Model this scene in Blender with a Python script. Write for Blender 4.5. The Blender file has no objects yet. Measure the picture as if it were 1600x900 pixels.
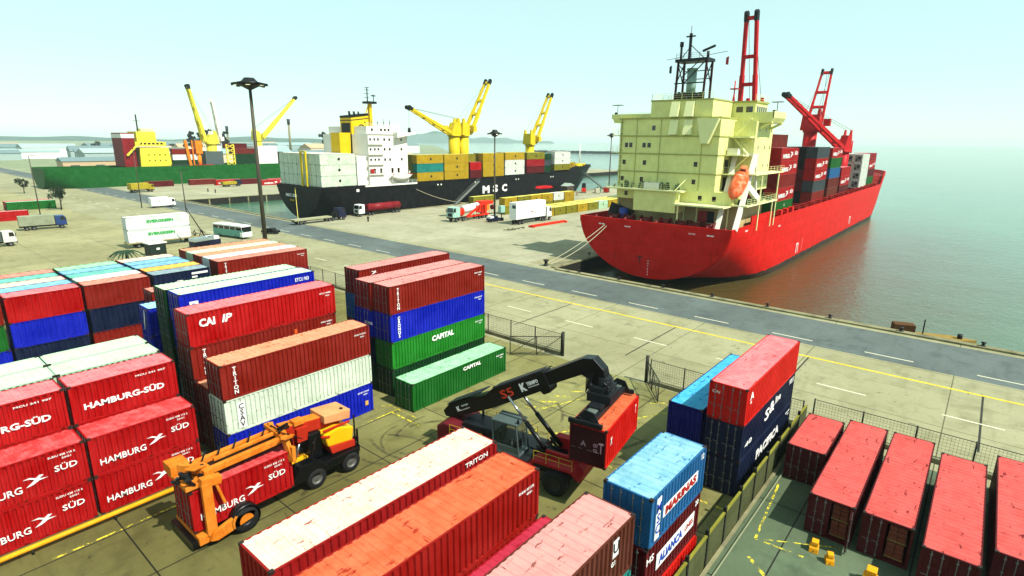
import bpy, math, random
from mathutils import Vector, Matrix
PI = math.pi
R = random.Random(7)
sc = bpy.context.scene
COL = sc.collection

# ---------------------------------------------------------------- helpers
class MB:
    """collects faces, then links them as ONE mesh object"""
    def __init__(s): s.v = []; s.f = []; s.m = []; s.sm = []
    def quad(s, pts, m=0, smooth=False):
        n = len(s.v); s.v += [tuple(p) for p in pts]; s.f.append(tuple(range(n, n+len(pts)))); s.m.append(m); s.sm.append(smooth); return s
    def hexa(s, p, m=0):
        n = len(s.v); s.v += [tuple(q) for q in p]
        for f in ((0,3,2,1),(4,5,6,7),(0,1,5,4),(1,2,6,5),(2,3,7,6),(3,0,4,7)):
            s.f.append(tuple(n+i for i in f)); s.m.append(m); s.sm.append(False)
        return s
    def box(s, x0, y0, z0, x1, y1, z1, m=0):
        if x0 > x1: x0, x1 = x1, x0
        if y0 > y1: y0, y1 = y1, y0
        if z0 > z1: z0, z1 = z1, z0
        return s.hexa([(x0,y0,z0),(x1,y0,z0),(x1,y1,z0),(x0,y1,z0),(x0,y0,z1),(x1,y0,z1),(x1,y1,z1),(x0,y1,z1)], m)
    def beam(s, p, q, w, h, m=0, up=(0,0,1)):
        p = Vector(p); q = Vector(q); d = (q-p).normalized(); u = Vector(up)
        if abs(d.dot(u)) > .98: u = Vector((0,1,0)) if abs(d.y) < .9 else Vector((1,0,0))
        a = d.cross(u).normalized()*w/2; b = a.cross(d).normalized()*h/2
        return s.hexa([p-a-b, p+a-b, p+a+b, p-a+b, q-a-b, q+a-b, q+a+b, q-a+b], m)
    def tube(s, p, q, r, n=8, r2=None, m=0, caps=True):
        p = Vector(p); q = Vector(q); r2 = r if r2 is None else r2
        d = (q-p).normalized(); u = Vector((0,0,1)) if abs(d.z) < .9 else Vector((1,0,0))
        a = d.cross(u).normalized(); b = d.cross(a)
        k = len(s.v)
        for c, rr in ((p, r), (q, r2)):
            for i in range(n):
                t = 2*PI*i/n; s.v.append(tuple(c + a*math.cos(t)*rr + b*math.sin(t)*rr))
        for i in range(n):
            j = (i+1) % n; s.f.append((k+i, k+j, k+n+j, k+n+i)); s.m.append(m); s.sm.append(n > 6)
        if caps:
            s.f.append(tuple(range(k+n-1, k-1, -1))); s.m.append(m); s.sm.append(False)
            s.f.append(tuple(range(k+n, k+2*n))); s.m.append(m); s.sm.append(False)
        return s
    def prism(s, poly, a, b, axis='y', m=0):
        """poly = list of 2D points; extruded along axis from a to b"""
        def P(u, w, t):
            return {'y': (u, t, w), 'x': (t, u, w), 'z': (u, w, t)}[axis]
        k = len(s.v); n = len(poly)
        s.v += [P(u, w, a) for u, w in poly] + [P(u, w, b) for u, w in poly]
        for i in range(n):
            j = (i+1) % n; s.f.append((k+i, k+j, k+n+j, k+n+i)); s.m.append(m); s.sm.append(False)
        s.f.append(tuple(range(k+n-1, k-1, -1))); s.m.append(m); s.sm.append(False)
        s.f.append(tuple(range(k+n, k+2*n))); s.m.append(m); s.sm.append(False)
        return s
    def lathe(s, prof, c=(0,0,0), n=16, axis='z', m=0, smooth=True):
        k = len(s.v); c = Vector(c)
        for r, z in prof:
            for i in range(n):
                t = 2*PI*i/n; x, y = r*math.cos(t), r*math.sin(t)
                s.v.append(tuple(c + Vector({'z': (x, y, z), 'y': (x, z, y), 'x': (z, x, y)}[axis])))
        for a in range(len(prof)-1):
            for i in range(n):
                j = (i+1) % n; s.f.append((k+a*n+i, k+a*n+j, k+(a+1)*n+j, k+(a+1)*n+i)); s.m.append(m); s.sm.append(smooth)
        return s
    def mesh(s, name, mats, recalc=True):
        me = bpy.data.meshes.new(name); me.from_pydata(s.v, [], s.f)
        for mt in mats: me.materials.append(mt)
        me.polygons.foreach_set('material_index', s.m); me.polygons.foreach_set('use_smooth', s.sm)
        if recalc:
            import bmesh
            bm = bmesh.new(); bm.from_mesh(me); bmesh.ops.recalc_face_normals(bm, faces=bm.faces); bm.to_mesh(me); bm.free()
        me.update(); return me
    def build(s, name, mats, parent=None, loc=None, rz=0, bevel=0, recalc=True):
        if not isinstance(mats, (list, tuple)): mats = [mats]
        o = bpy.data.objects.new(name, s.mesh(name, mats, recalc)); COL.objects.link(o)
        if parent is not None: o.parent = parent
        if loc is not None: o.location = loc
        o.rotation_euler = (0, 0, rz)
        if bevel:
            b = o.modifiers.new('bevel', 'BEVEL'); b.width = bevel; b.segments = 2; b.limit_method = 'ANGLE'; b.angle_limit = .6
        return o

def tag(o, label, cat, group=None, kind=None):
    if label: o['label'] = label
    if cat: o['category'] = cat
    if group: o['group'] = group
    if kind: o['kind'] = kind
    return o
def struct(o): o['kind'] = 'structure'; return o
def thing(name, label, cat, loc=(0,0,0), rz=0, group=None):
    o = bpy.data.objects.new(name, None); COL.objects.link(o)
    o.location = loc; o.rotation_euler = (0, 0, rz); o.empty_display_size = .3
    return tag(o, label, cat, group)
def inst(name, me, parent, mats=None, loc=None, rot=None):
    o = bpy.data.objects.new(name, me); COL.objects.link(o)
    if parent is not None: o.parent = parent
    if loc is not None: o.location = loc
    if rot is not None: o.rotation_euler = rot
    if mats:
        for i, mt in enumerate(mats):
            o.material_slots[i].link = 'OBJECT'; o.material_slots[i].material = mt
    return o
def copy_tree(o, parent=None):
    c = o.copy(); COL.objects.link(c)
    if parent is not None: c.parent = parent
    for ch in list(o.children): copy_tree(ch, c)
    return c

# ---------------------------------------------------------------- materials
def lin(c):
    if isinstance(c, str):
        c = c.lstrip('#'); c = [int(c[i:i+2], 16)/255 for i in (0, 2, 4)]
        c = [x/12.92 if x <= .04045 else ((x+.055)/1.055)**2.4 for x in c]
    return (c[0], c[1], c[2], 1)
MATS = {}
def deep(c): c = lin(c); return tuple(.84*x**1.22 for x in c[:3]) + (1,)
def newmat(name):
    m = bpy.data.materials.new(name); m.use_nodes = True
    nt = m.node_tree; b = nt.nodes['Principled BSDF']; return m, nt, b
def N(nt, t, **kw):
    n = nt.nodes.new(t)
    for k, v in kw.items():
        if k in n.inputs: n.inputs[k].default_value = v
        else: setattr(n, k, v)
    return n
def mixc(nt, fac, a, b, mode='MIX'):
    n = nt.nodes.new('ShaderNodeMix'); n.data_type = 'RGBA'; n.blend_type = mode; n.clamp_factor = True
    for sock, val in ((n.inputs[0], fac), (n.inputs[6], a), (n.inputs[7], b)):
        if hasattr(val, 'links'): nt.links.new(val, sock)
        else: sock.default_value = val
    return n.outputs[2]
def ramp(nt, src, lo, hi, inv=False):
    n = nt.nodes.new('ShaderNodeMapRange'); n.clamp = True
    n.inputs[1].default_value = lo; n.inputs[2].default_value = hi
    n.inputs[3].default_value = 1 if inv else 0; n.inputs[4].default_value = 0 if inv else 1
    nt.links.new(src, n.inputs[0]); return n.outputs[0]
def mul(nt, a, b, op='MULTIPLY'):
    n = nt.nodes.new('ShaderNodeMath'); n.operation = op
    for i, v in enumerate((a, b)):
        if hasattr(v, 'links'): nt.links.new(v, n.inputs[i])
        else: n.inputs[i].default_value = v
    return n.outputs[0]
def coords(nt, scale=(1,1,1), rand=True, world=False):
    tc = nt.nodes.new('ShaderNodeTexCoord' if not world else 'ShaderNodeNewGeometry')
    mp = nt.nodes.new('ShaderNodeMapping'); mp.inputs['Scale'].default_value = scale
    nt.links.new(tc.outputs['Object' if not world else 'Position'], mp.inputs['Vector'])
    if rand and not world:
        oi = nt.nodes.new('ShaderNodeObjectInfo'); vm = N(nt, 'ShaderNodeVectorMath', operation='MULTIPLY')
        cx = nt.nodes.new('ShaderNodeCombineXYZ')
        for i, k in enumerate((91., 57., 13.)):
            nt.links.new(mul(nt, oi.outputs['Random'], k), cx.inputs[i])
        nt.nodes.remove(vm); nt.links.new(cx.outputs[0], mp.inputs['Location'])
    return mp.outputs[0]
def noise(nt, vec, scale, detail=5, rough=.6, dist=0):
    n = N(nt, 'ShaderNodeTexNoise'); n.inputs['Scale'].default_value = scale; n.inputs['Detail'].default_value = detail
    n.inputs['Roughness'].default_value = rough; n.inputs['Distortion'].default_value = dist
    nt.links.new(vec, n.inputs['Vector']); return n.outputs[0]
def paint(name, col, wear=.35, rough=.5, var=.18, rust='#4a2412', streak=.35, fade=None, scrape=None, lowrust=0, dust=0, spec=.08):
    """weathered paint: colour drift, run-down streaks, rust spots"""
    key = name
    if key in MATS: return MATS[key]
    m, nt, b = newmat(name); c = deep(col)
    v = coords(nt)
    big = noise(nt, v, .55, 4)
    dark = tuple(x*(1-var) for x in c[:3]) + (1,); lite = tuple(min(1, x*(1+var)+.01) for x in c[:3]) + (1,)
    out = mixc(nt, ramp(nt, big, .3, .7), dark, lite)
    if fade:
        out = mixc(nt, mul(nt, ramp(nt, noise(nt, v, 1.3, 7, .7), .42, .68), .75), out, deep(fade))
    if streak:
        vs = coords(nt, (5, 5, .3)); st = noise(nt, vs, 1.6, 4)
        out = mixc(nt, mul(nt, ramp(nt, st, .5, .75), streak), out, tuple(x*.55 for x in c[:3]) + (1,))
    if dust:
        out = mixc(nt, mul(nt, ramp(nt, noise(nt, v, .9, 6, .65), .3, .75), dust), out, lin('#c9c0a0'))
    if scrape:                                            # bare scraped patches drawn out along one axis
        for sc_, lo in (((.9, 3.2, 1), .60), ((5, .8, 1), .635)):
            out = mixc(nt, mul(nt, ramp(nt, noise(nt, coords(nt, sc_), 1.1, 8, .7), lo, lo+.03), .8), out, deep(scrape))
    if lowrust:                                           # rust creeping up from the bottom rail and round the ends
        sx = nt.nodes.new('ShaderNodeSeparateXYZ'); tc = nt.nodes.new('ShaderNodeTexCoord'); nt.links.new(tc.outputs['Object'], sx.inputs[0])
        edge = mul(nt, ramp(nt, sx.outputs[2], .05, .75, True), .17); 
        out = mixc(nt, mul(nt, ramp(nt, mul(nt, noise(nt, v, 2.6, 9, .75), edge, 'ADD'), .70, .76), lowrust), out, deep(rust))
    if wear:
        sp = noise(nt, v, 4.5, 9, .72)
        out = mixc(nt, ramp(nt, sp, .72-.11*wear, .75-.08*wear), out, deep(rust))
    nt.links.new(out, b.inputs['Base Color'])
    b.inputs['Roughness'].default_value = rough; b.inputs['Specular IOR Level'].default_value = spec
    bp = N(nt, 'ShaderNodeBump'); bp.inputs['Strength'].default_value = .12; bp.inputs['Distance'].default_value = .02
    nt.links.new(noise(nt, v, 6, 4), bp.inputs['Height']); nt.links.new(bp.outputs[0], b.inputs['Normal'])
    MATS[key] = m; return m
def plain(name, col, rough=.6, metal=0, spec=.4, var=.1):
    if name in MATS: return MATS[name]
    m, nt, b = newmat(name); c = deep(col)
    v = coords(nt); out = mixc(nt, ramp(nt, noise(nt, v, 1.5, 5), .3, .7), tuple(x*(1-var) for x in c[:3])+(1,), tuple(min(1, x*(1+var)) for x in c[:3])+(1,))
    nt.links.new(out, b.inputs['Base Color'])
    b.inputs['Roughness'].default_value = rough; b.inputs['Metallic'].default_value = metal; b.inputs['Specular IOR Level'].default_value = spec
    MATS[name] = m; return m
def glass_dark(): return plain('window glass', '#0b1114', .08, 0, .8, .2)

# ---------------------------------------------------------------- lettering
TXT = {}
def text_mesh(txt, vertical=False, italic=0, bold=0):
    key = (txt, vertical, italic, bold)
    if key in TXT: return TXT[key]
    cu = bpy.data.curves.new('lettering', 'FONT'); cu.body = '\n'.join(txt) if vertical else txt
    cu.align_x = 'CENTER'; cu.size = 1; cu.extrude = .006; cu.shear = italic; cu.space_line = .82 if vertical else 1; cu.offset = bold
    cu.resolution_u = 2
    ob = bpy.data.objects.new('tmp', cu); COL.objects.link(ob)
    bpy.context.view_layer.update()
    me = bpy.data.meshes.new_from_object(ob); bpy.data.objects.remove(ob)
    xs = [v.co.x for v in me.vertices]; ys = [v.co.y for v in me.vertices]
    cx, cy = (min(xs)+max(xs))/2, (min(ys)+max(ys))/2; w, h = max(xs)-min(xs), max(ys)-min(ys)
    for v in me.vertices: v.co.x -= cx; v.co.y -= cy
    me.materials.append(None)
    TXT[key] = (me, w, h); return TXT[key]
def letter(parent, txt, loc, height, width=None, face='-y', mat=None, vertical=False, italic=0, name='lettering', bold=.012, rot=None, roll=0):
    me, w, h = text_mesh(txt, vertical, italic, bold)
    r = rot or {'-y': (PI/2, 0, 0), '-x': (PI/2, 0, -PI/2), '+x': (PI/2, 0, PI/2), 'up': (0, 0, roll), '+y': (PI/2, 0, PI)}[face]
    o = inst(name, me, parent, [mat or plain('white lettering', '#f2f2ee', .6)], loc, r)
    sy = height/h; sx = sy if width is None else width/w
    o.scale = (sx, sy, 1); return o
def bird(parent, loc, w, h, mat=None):
    """flying-bird emblem, two crossing curved wings"""
    mb = MB()
    pts = [(-.5,.36),(-.2,.42),(.02,.2),(.18,.42),(.34,.33),(.14,.06),(.5,-.05),(.12,-.12),(-.12,-.36),(-.42,-.46),(-.14,-.1),(-.04,.08),(-.22,.28)]
    mb.prism([(x*w, z*h) for x, z in pts], -.006, .0, 'y')
    return mb.build('bird_emblem', mat or plain('white lettering', '#f2f2ee', .6), parent, loc)
# ---------------------------------------------------------------- shipping containers
CM = {}
W = 2.44
def cont_meshes(L, H, lod):
    key = (L, H, lod)
    if key in CM: return CM[key]
    out = {}; hl = L/2; hw = W/2; dummy = [None]
    fr = MB(); p = .14
    for sx in (-1, 1):
        for sy in (-1, 1):
            x0, x1 = (hl-p, hl) if sx > 0 else (-hl, -hl+p); y0, y1 = (hw-p, hw) if sy > 0 else (-hw, -hw+p)
            fr.box(x0, y0, .12, x1, y1, H-.12)
            for z0 in (0, H-.12):                       # corner castings, a touch proud
                fr.box(x0-(.012 if sx < 0 else .04), y0-(.012 if sy < 0 else .02), z0, x1+(.012 if sx > 0 else .04), y1+(.012 if sy > 0 else .02), z0+.12, 1)
    for sy in (-1, 1):
        y1 = sy*hw; y0 = sy*(hw-.07)
        fr.box(-hl+p+.03, min(y0,y1), H-.09, hl-p-.03, max(y0,y1), H-.015)
        fr.box(-hl+p+.03, min(y0,y1), .02, hl-p-.03, max(y0,y1), .15)
    for sx in (-1, 1):
        x1 = sx*hl; x0 = sx*(hl-.09)
        fr.box(min(x0,x1), -hw+p+.03, H-.12, max(x0,x1), hw-p-.03, H-.015)
        fr.box(min(x0,x1), -hw+p+.03, .02, max(x0,x1), hw-p-.03, .14)
    fr.box(-hl+.1, -hw+.08, .1, hl-.1, hw-.08, .13)
    out['frame'] = fr.mesh('frame', dummy*2)
    def corr(length, z0, z1, pitch, depth):             # trapezoid profile in (t, off)
        n = max(3, round(length/pitch)); q = length/n; pr = []
        for i in range(n):
            t = -length/2+i*q
            pr += [(t, 0), (t+q*.42, 0), (t+q*.54, depth), (t+q*.88, depth)]
        pr.append((length/2, 0)); return pr
    pitch = .34 if lod == 'hi' else .5
    s = MB(); pr = corr(L-2*p, 0, 0, pitch, .08)
    for (a, da), (b, db) in zip(pr, pr[1:]): s.quad([(a, -hw+.012+da, .15), (b, -hw+.012+db, .15), (b, -hw+.012+db, H-.09), (a, -hw+.012+da, H-.09)])
    out['side'] = s.mesh('side_panel', dummy, False)
    s = MB(); pr = corr(W-2*p, 0, 0, .34, .06)
    for (a, da), (b, db) in zip(pr, pr[1:]): s.quad([(-hl+.012+da, b, .14), (-hl+.012+da, a, .14), (-hl+.012+da, a, H-.12), (-hl+.012+db, b, H-.12)] if 0 else [(-hl+.012+db, b, .14), (-hl+.012+da, a, .14), (-hl+.012+da, a, H-.12), (-hl+.012+db, b, H-.12)])
    out['end'] = s.mesh('end_panel', dummy, False)
    s = MB(); pr = corr(L-.18, 0, 0, .42 if lod == 'hi' else .8, .034)
    for (a, da), (b, db) in zip(pr, pr[1:]): s.quad([(a, -hw+.07, H-.012-da), (b, -hw+.07, H-.012-db), (b, hw-.07, H-.012-db), (a, hw-.07, H-.012-da)])
    out['roof'] = s.mesh('roof', dummy, False)
    # one door leaf (at -x face), hinge on outer side
    for sgn, nm in ((-1, 'door_a'), (1, 'door_b')):
        s = MB(); y0, y1 = (sgn*.012, sgn*(hw-p-.01))
        s.box(-hl+.03, y0, .16, -hl+.075, y1, H-.14)
        for k in range(4):
            zz = .28+k*(H-.56)/4; zh = (H-.56)/4-.09
            ya, yb = sorted((y0+sgn*.1, y1-sgn*.1)); s.box(-hl+.012, ya, zz, -hl+.03, yb, zz+zh)
        for k in range(4):
            zz = .3+k*(H-.65)/3; ya, yb = sorted((y1-sgn*.02, y1+sgn*.05)); s.box(-hl-.01, ya, zz, -hl+.03, yb, zz+.12)
        out[nm] = s.mesh('door', dummy)
        b = MB()
        for t in (.28, .72):
            y = y0+(y1-y0)*t; b.tube((-hl-.03, y, .1), (-hl-.03, y, H-.08), .022, 6)
            for zz in (.2, .9, 1.5, H-.3): b.box(-hl-.05, y-.06, zz, -hl+.012, y+.06, zz+.06)
            b.box(-hl-.065, min(y, y+sgn*-.0)-.01, 1.05, -hl-.045, y+.3, 1.09)
        out[nm+'_bars'] = b.mesh('locking_bar', dummy)
    CM[key] = out; return out

BARM = plain('galvanised bar', '#8d8f8c', .45, .6)
CAST = plain('casting steel', '#3b2a22', .7, .2)
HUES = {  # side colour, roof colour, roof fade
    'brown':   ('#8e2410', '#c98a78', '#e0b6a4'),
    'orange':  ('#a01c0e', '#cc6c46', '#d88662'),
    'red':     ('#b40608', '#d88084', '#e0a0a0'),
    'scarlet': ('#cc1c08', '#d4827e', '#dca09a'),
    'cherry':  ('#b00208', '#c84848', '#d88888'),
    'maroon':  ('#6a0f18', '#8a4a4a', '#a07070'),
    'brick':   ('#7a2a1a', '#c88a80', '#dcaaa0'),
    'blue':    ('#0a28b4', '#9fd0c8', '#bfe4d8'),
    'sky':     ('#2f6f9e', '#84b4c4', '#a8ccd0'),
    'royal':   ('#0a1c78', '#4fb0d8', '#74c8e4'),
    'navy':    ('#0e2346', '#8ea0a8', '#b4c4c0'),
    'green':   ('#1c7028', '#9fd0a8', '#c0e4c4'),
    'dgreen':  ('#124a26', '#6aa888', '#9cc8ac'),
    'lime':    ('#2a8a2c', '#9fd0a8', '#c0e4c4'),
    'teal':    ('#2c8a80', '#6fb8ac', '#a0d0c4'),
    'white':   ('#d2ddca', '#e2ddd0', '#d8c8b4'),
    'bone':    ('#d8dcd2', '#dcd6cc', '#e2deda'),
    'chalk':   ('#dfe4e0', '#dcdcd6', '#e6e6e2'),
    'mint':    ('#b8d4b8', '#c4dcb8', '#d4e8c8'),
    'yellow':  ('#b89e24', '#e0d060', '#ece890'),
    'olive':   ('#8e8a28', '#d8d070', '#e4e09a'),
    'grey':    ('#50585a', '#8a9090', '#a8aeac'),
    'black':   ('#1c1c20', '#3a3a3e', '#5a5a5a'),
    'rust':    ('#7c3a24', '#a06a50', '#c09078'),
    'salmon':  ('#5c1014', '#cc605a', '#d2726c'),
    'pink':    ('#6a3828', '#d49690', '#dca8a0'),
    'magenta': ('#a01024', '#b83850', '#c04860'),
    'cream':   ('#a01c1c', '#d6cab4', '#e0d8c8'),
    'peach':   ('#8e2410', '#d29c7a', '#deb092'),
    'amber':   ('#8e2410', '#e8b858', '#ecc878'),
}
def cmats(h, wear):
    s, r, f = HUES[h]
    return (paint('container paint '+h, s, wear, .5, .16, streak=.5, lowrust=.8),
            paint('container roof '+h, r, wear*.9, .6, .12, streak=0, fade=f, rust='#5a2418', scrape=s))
RJ = random.Random(21)
def container(x, y, z, L, hue, label, group, H=2.59, lod='hi', door='-x', rz=0, text=(), roof=None, wear=.5, opened=False, cat='container', simple=False, parts=True):
    """x, y = corner with least x and y; z = underside"""
    x += RJ.uniform(-.05, .05); y += RJ.uniform(-.018, .018)      # never stacked quite true
    t = thing('shipping_container', label, cat, (x+L/2, y+W/2, z), rz, group)
    ms = cont_meshes(L, H, lod); ps, prf = cmats(hue, wear)
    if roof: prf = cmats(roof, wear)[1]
    inst('frame', ms['frame'], t, [ps, CAST]); 
    inst('side_panel', ms['side'], t, [ps])
    o = inst('side_panel', ms['side'], t, [ps], rot=(0, 0, PI))
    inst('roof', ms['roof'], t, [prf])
    r = 0 if door == '-x' else PI
    inst('end_panel', ms['end'], t, [ps], rot=(0, 0, r+PI))
    for nm in ('door_a', 'door_b'):
        if opened and nm == 'door_a': continue
        d = inst('door', ms[nm], t, [ps], rot=(0, 0, r))
        if not simple: inst('locking_bar', ms[nm+'_bars'], d, [BARM])
    for kw in text:
        kw = dict(kw); k = kw.pop('kind', 'text')
        if k == 'bird': bird(t, (kw['x'], -W/2-.002, kw['z']), kw['w'], kw['h'])
        elif k == 'panel':
            mb = MB().box(kw['x0'], -W/2-.004, kw['z0'], kw['x1'], -W/2+.01, kw['z1']); mb.build('painted_panel', plain(kw['mat'], kw['col'], .6), t)
        elif k == 'end':
            letter(t, kw['t'], (-L/2-.012 + kw.get('dx', 0), kw['y'], kw['z']), kw['h'], kw.get('w'), '-x', kw.get('mat'))
        else:
            letter(t, kw['t'], (kw['x'], -W/2-.006+kw.get('dy', 0), kw['z']), kw['h'], kw.get('w'), '-y', kw.get('mat'), kw.get('v', False), kw.get('it', 0), bold=kw.get('bold', .012))
    return t
L40, L20 = 12.19, 6.06
def marks(L, side='right', z=2.0):            # small identification digits near an end
    x = L/2-.95 if side == 'right' else -L/2+.95
    R_ = R
    a = ''.join(R_.choice('ABCDEGHKLMNTU') for _ in range(3))+'U '+''.join(R_.choice('0123456789') for _ in range(6))
    return [dict(t=a, x=x, z=z, h=.13, w=1.1), dict(t='45G1', x=x+.2, z=z-.25, h=.11, w=.4)]
# ---------------------------------------------------------------- camera, light, sky, haze
cam = bpy.data.cameras.new('camera'); cob = bpy.data.objects.new('camera', cam); COL.objects.link(cob)
cam.sensor_width = 36; cam.lens = 886.07/1600*36; cam.clip_end = 30000; cam.clip_start = .3
cob.matrix_world = Matrix.Translation((0, 0, 22.833)) @ Matrix.Rotation(math.radians(-50), 4, 'Z') @ Matrix.Rotation(math.radians(90-14.613), 4, 'X') @ Matrix.Rotation(math.radians(.593), 4, 'Z')
sc.camera = cob
SUN_EL = math.radians(52); SUN_AZ = math.radians(-84)     # direction TO the sun, measured from +x toward +y
sd = Vector((math.cos(SUN_EL)*math.cos(SUN_AZ), math.cos(SUN_EL)*math.sin(SUN_AZ), math.sin(SUN_EL)))
sl = bpy.data.lights.new('sun', 'SUN'); so = bpy.data.objects.new('sun', sl); COL.objects.link(so)
sl.energy = 4.4; sl.angle = math.radians(.5); sl.color = (1, .955, .87)
so.rotation_euler = sd.to_track_quat('Z', 'Y').to_euler()
w = bpy.data.worlds.new('World'); sc.world = w; w.use_nodes = True
nt = w.node_tree; bg = nt.nodes['Background']
sky = nt.nodes.new('ShaderNodeTexSky'); sky.sky_type = 'NISHITA'; sky.sun_disc = False
sky.sun_elevation = SUN_EL; sky.sun_rotation = PI/2-SUN_AZ
sky.altitude = 0; sky.air_density = 1; sky.dust_density = .2; sky.ozone_density = 1.5
tint = mixc(nt, 1.0, sky.outputs[0], (.86, 1.0, .90, 1), 'MULTIPLY')
tint = mixc(nt, .6, tint, (4.9, 7.0, 6.3, 1))   # thin even overcast veil
nt.links.new(tint, bg.inputs['Color']); bg.inputs['Strength'].default_value = 0.095
sc.view_settings.view_transform = 'Standard'; sc.view_settings.look = 'None'; sc.view_settings.gamma = 1
sc.view_settings.exposure = .85
sc.render.engine = 'CYCLES'; sc.cycles.max_bounces = 6; sc.cycles.volume_bounces = 0; sc.cycles.use_denoising = True
sc.cycles.transparent_max_bounces = 16; sc.cycles.diffuse_bounces = 3; sc.cycles.glossy_bounces = 3

# ---------------------------------------------------------------- sea
SEA = -2.5
m, nt, b = newmat('harbour water'); MATS['water'] = m
g = coords(nt, (1, 1, 1), world=True)
n1 = noise(nt, g, .035, 4, .6); n2 = noise(nt, g, .9, 6, .65, .6); n3 = noise(nt, g, .18, 4, .6)
c = mixc(nt, ramp(nt, n1, .35, .65), (.05, .13, .07, 1), (.065, .165, .095, 1))
# red ship's brown reflection painted into the water colour by hull and quay
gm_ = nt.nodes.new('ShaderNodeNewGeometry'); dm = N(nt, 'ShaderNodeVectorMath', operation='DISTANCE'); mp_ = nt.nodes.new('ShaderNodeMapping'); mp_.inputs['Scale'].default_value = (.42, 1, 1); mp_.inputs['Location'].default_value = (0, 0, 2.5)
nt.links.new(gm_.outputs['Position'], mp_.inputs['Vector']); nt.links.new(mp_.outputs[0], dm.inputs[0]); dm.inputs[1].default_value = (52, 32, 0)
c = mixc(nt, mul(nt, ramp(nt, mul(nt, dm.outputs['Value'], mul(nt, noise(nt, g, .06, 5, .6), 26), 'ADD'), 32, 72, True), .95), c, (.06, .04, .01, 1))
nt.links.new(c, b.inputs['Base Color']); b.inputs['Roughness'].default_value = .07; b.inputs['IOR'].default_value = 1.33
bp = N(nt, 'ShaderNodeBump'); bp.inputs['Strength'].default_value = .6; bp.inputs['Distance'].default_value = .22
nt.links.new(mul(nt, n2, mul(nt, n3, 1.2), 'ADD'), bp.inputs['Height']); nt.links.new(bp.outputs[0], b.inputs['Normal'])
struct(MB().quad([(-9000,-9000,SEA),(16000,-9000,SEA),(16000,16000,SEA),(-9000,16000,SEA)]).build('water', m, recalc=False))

# ---------------------------------------------------------------- ground
def concrete(name, c1, c2, c3, slab=(0, 0), joint='#3a3a2c', stain=.5, yellow=False):
    m, nt, b = newmat(name)
    g = coords(nt, world=True)
    big = noise(nt, g, .055, 5, .6, .4); med = noise(nt, g, .35, 7, .65, .3); fine = noise(nt, g, 3.2, 8, .7)
    out = mixc(nt, ramp(nt, big, .35, .65), deep(c1), deep(c2))
    out = mixc(nt, mul(nt, ramp(nt, med, .5, .72), stain), out, deep(c3))
    gs = coords(nt, (.16, 1.1, 1), world=True); gs2 = coords(nt, (1.1, .16, 1), world=True)   # tyre-rubbed streaks along the lanes
    out = mixc(nt, mul(nt, ramp(nt, noise(nt, gs, .8, 5), .55, .75), stain*.6), out, deep(c3))
    out = mixc(nt, mul(nt, ramp(nt, noise(nt, gs2, .8, 5), .56, .75), stain*.6), out, deep(c3))
    out = mixc(nt, mul(nt, ramp(nt, fine, .35, .75), .28), out, tuple(x*.5 for x in deep(c1)[:3])+(1,))
    sp = noise(nt, g, .8, 6, .7, 1.0)
    out = mixc(nt, mul(nt, ramp(nt, sp, .615, .69), stain), out, lin('#1e1c16'))
    if slab[0]:
        br = N(nt, 'ShaderNodeTexBrick'); br.offset = 0; br.inputs['Scale'].default_value = 1
        br.inputs['Brick Width'].default_value = slab[0]; br.inputs['Row Height'].default_value = slab[1]
        br.inputs['Mortar Size'].default_value = .045; br.inputs['Mortar Smooth'].default_value = .1; br.inputs['Bias'].default_value = 0
        br.inputs['Color1'].default_value = (1,1,1,1); br.inputs['Color2'].default_value = (.78,.78,.78,1); br.inputs['Mortar'].default_value = (0,0,0,1)
        nt.links.new(g, br.inputs['Vector'])
        out = mixc(nt, .6, out, mixc(nt, 1, out, br.outputs['Color'], 'MULTIPLY'))
        out = mixc(nt, br.outputs['Fac'], out, deep(joint))
    nt.links.new(out, b.inputs['Base Color']); b.inputs['Roughness'].default_value = .85; b.inputs['Specular IOR Level'].default_value = .25
    bp = N(nt, 'ShaderNodeBump'); bp.inputs['Strength'].default_value = .25; bp.inputs['Distance'].default_value = .02
    nt.links.new(fine, bp.inputs['Height']); nt.links.new(bp.outputs[0], b.inputs['Normal'])
    return m
YARD = concrete('yard concrete', '#6e683a', '#878455', '#4a4524', (7.5, 5.2), '#2a2818', .7)
nt = YARD.node_tree; b_ = nt.nodes['Principled BSDF']; src = b_.inputs['Base Color'].links[0].from_socket      # cleaner, drier concrete toward the gate
g = nt.nodes.new('ShaderNodeNewGeometry'); sx = nt.nodes.new('ShaderNodeSeparateXYZ'); nt.links.new(g.outputs['Position'], sx.inputs[0])
f_ = mul(nt, ramp(nt, mul(nt, sx.outputs[0], mul(nt, noise(nt, coords(nt, world=True), .12, 6, .65), 26), 'ADD'), 22, 52), .85)
nt.links.new(mixc(nt, f_, src, mixc(nt, 1, src, (1.75, 1.85, 2.2, 1), 'MULTIPLY')), b_.inputs['Base Color'])
YARD2 = concrete('side yard concrete', '#5c6a50', '#76866c', '#3e4a38', (9, 6), '#2a3026', .55)
APRON = concrete('apron concrete', '#a09e7c', '#b2b090', '#7c7a58', (14, 13), '#6c6a50', .6)
QUAY = concrete('quay concrete', '#a8a68a', '#bab89e', '#868468', (11, 9), '#8c8a70', .5)
EDGE = concrete('quay wall concrete', '#8c8868', '#a8a482', '#3c3c2e', (0, 0), '#555', .8)
ASPH = concrete('asphalt', '#666f6c', '#78827e', '#4c5452', (0, 0), '#555', .6)
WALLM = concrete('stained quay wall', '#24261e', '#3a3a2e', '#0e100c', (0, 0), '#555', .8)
WHT = plain('road paint white', '#d8d6bc', .8, var=.12); YEL = plain('road paint yellow', '#d8c42a', .8, var=.15)
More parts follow.
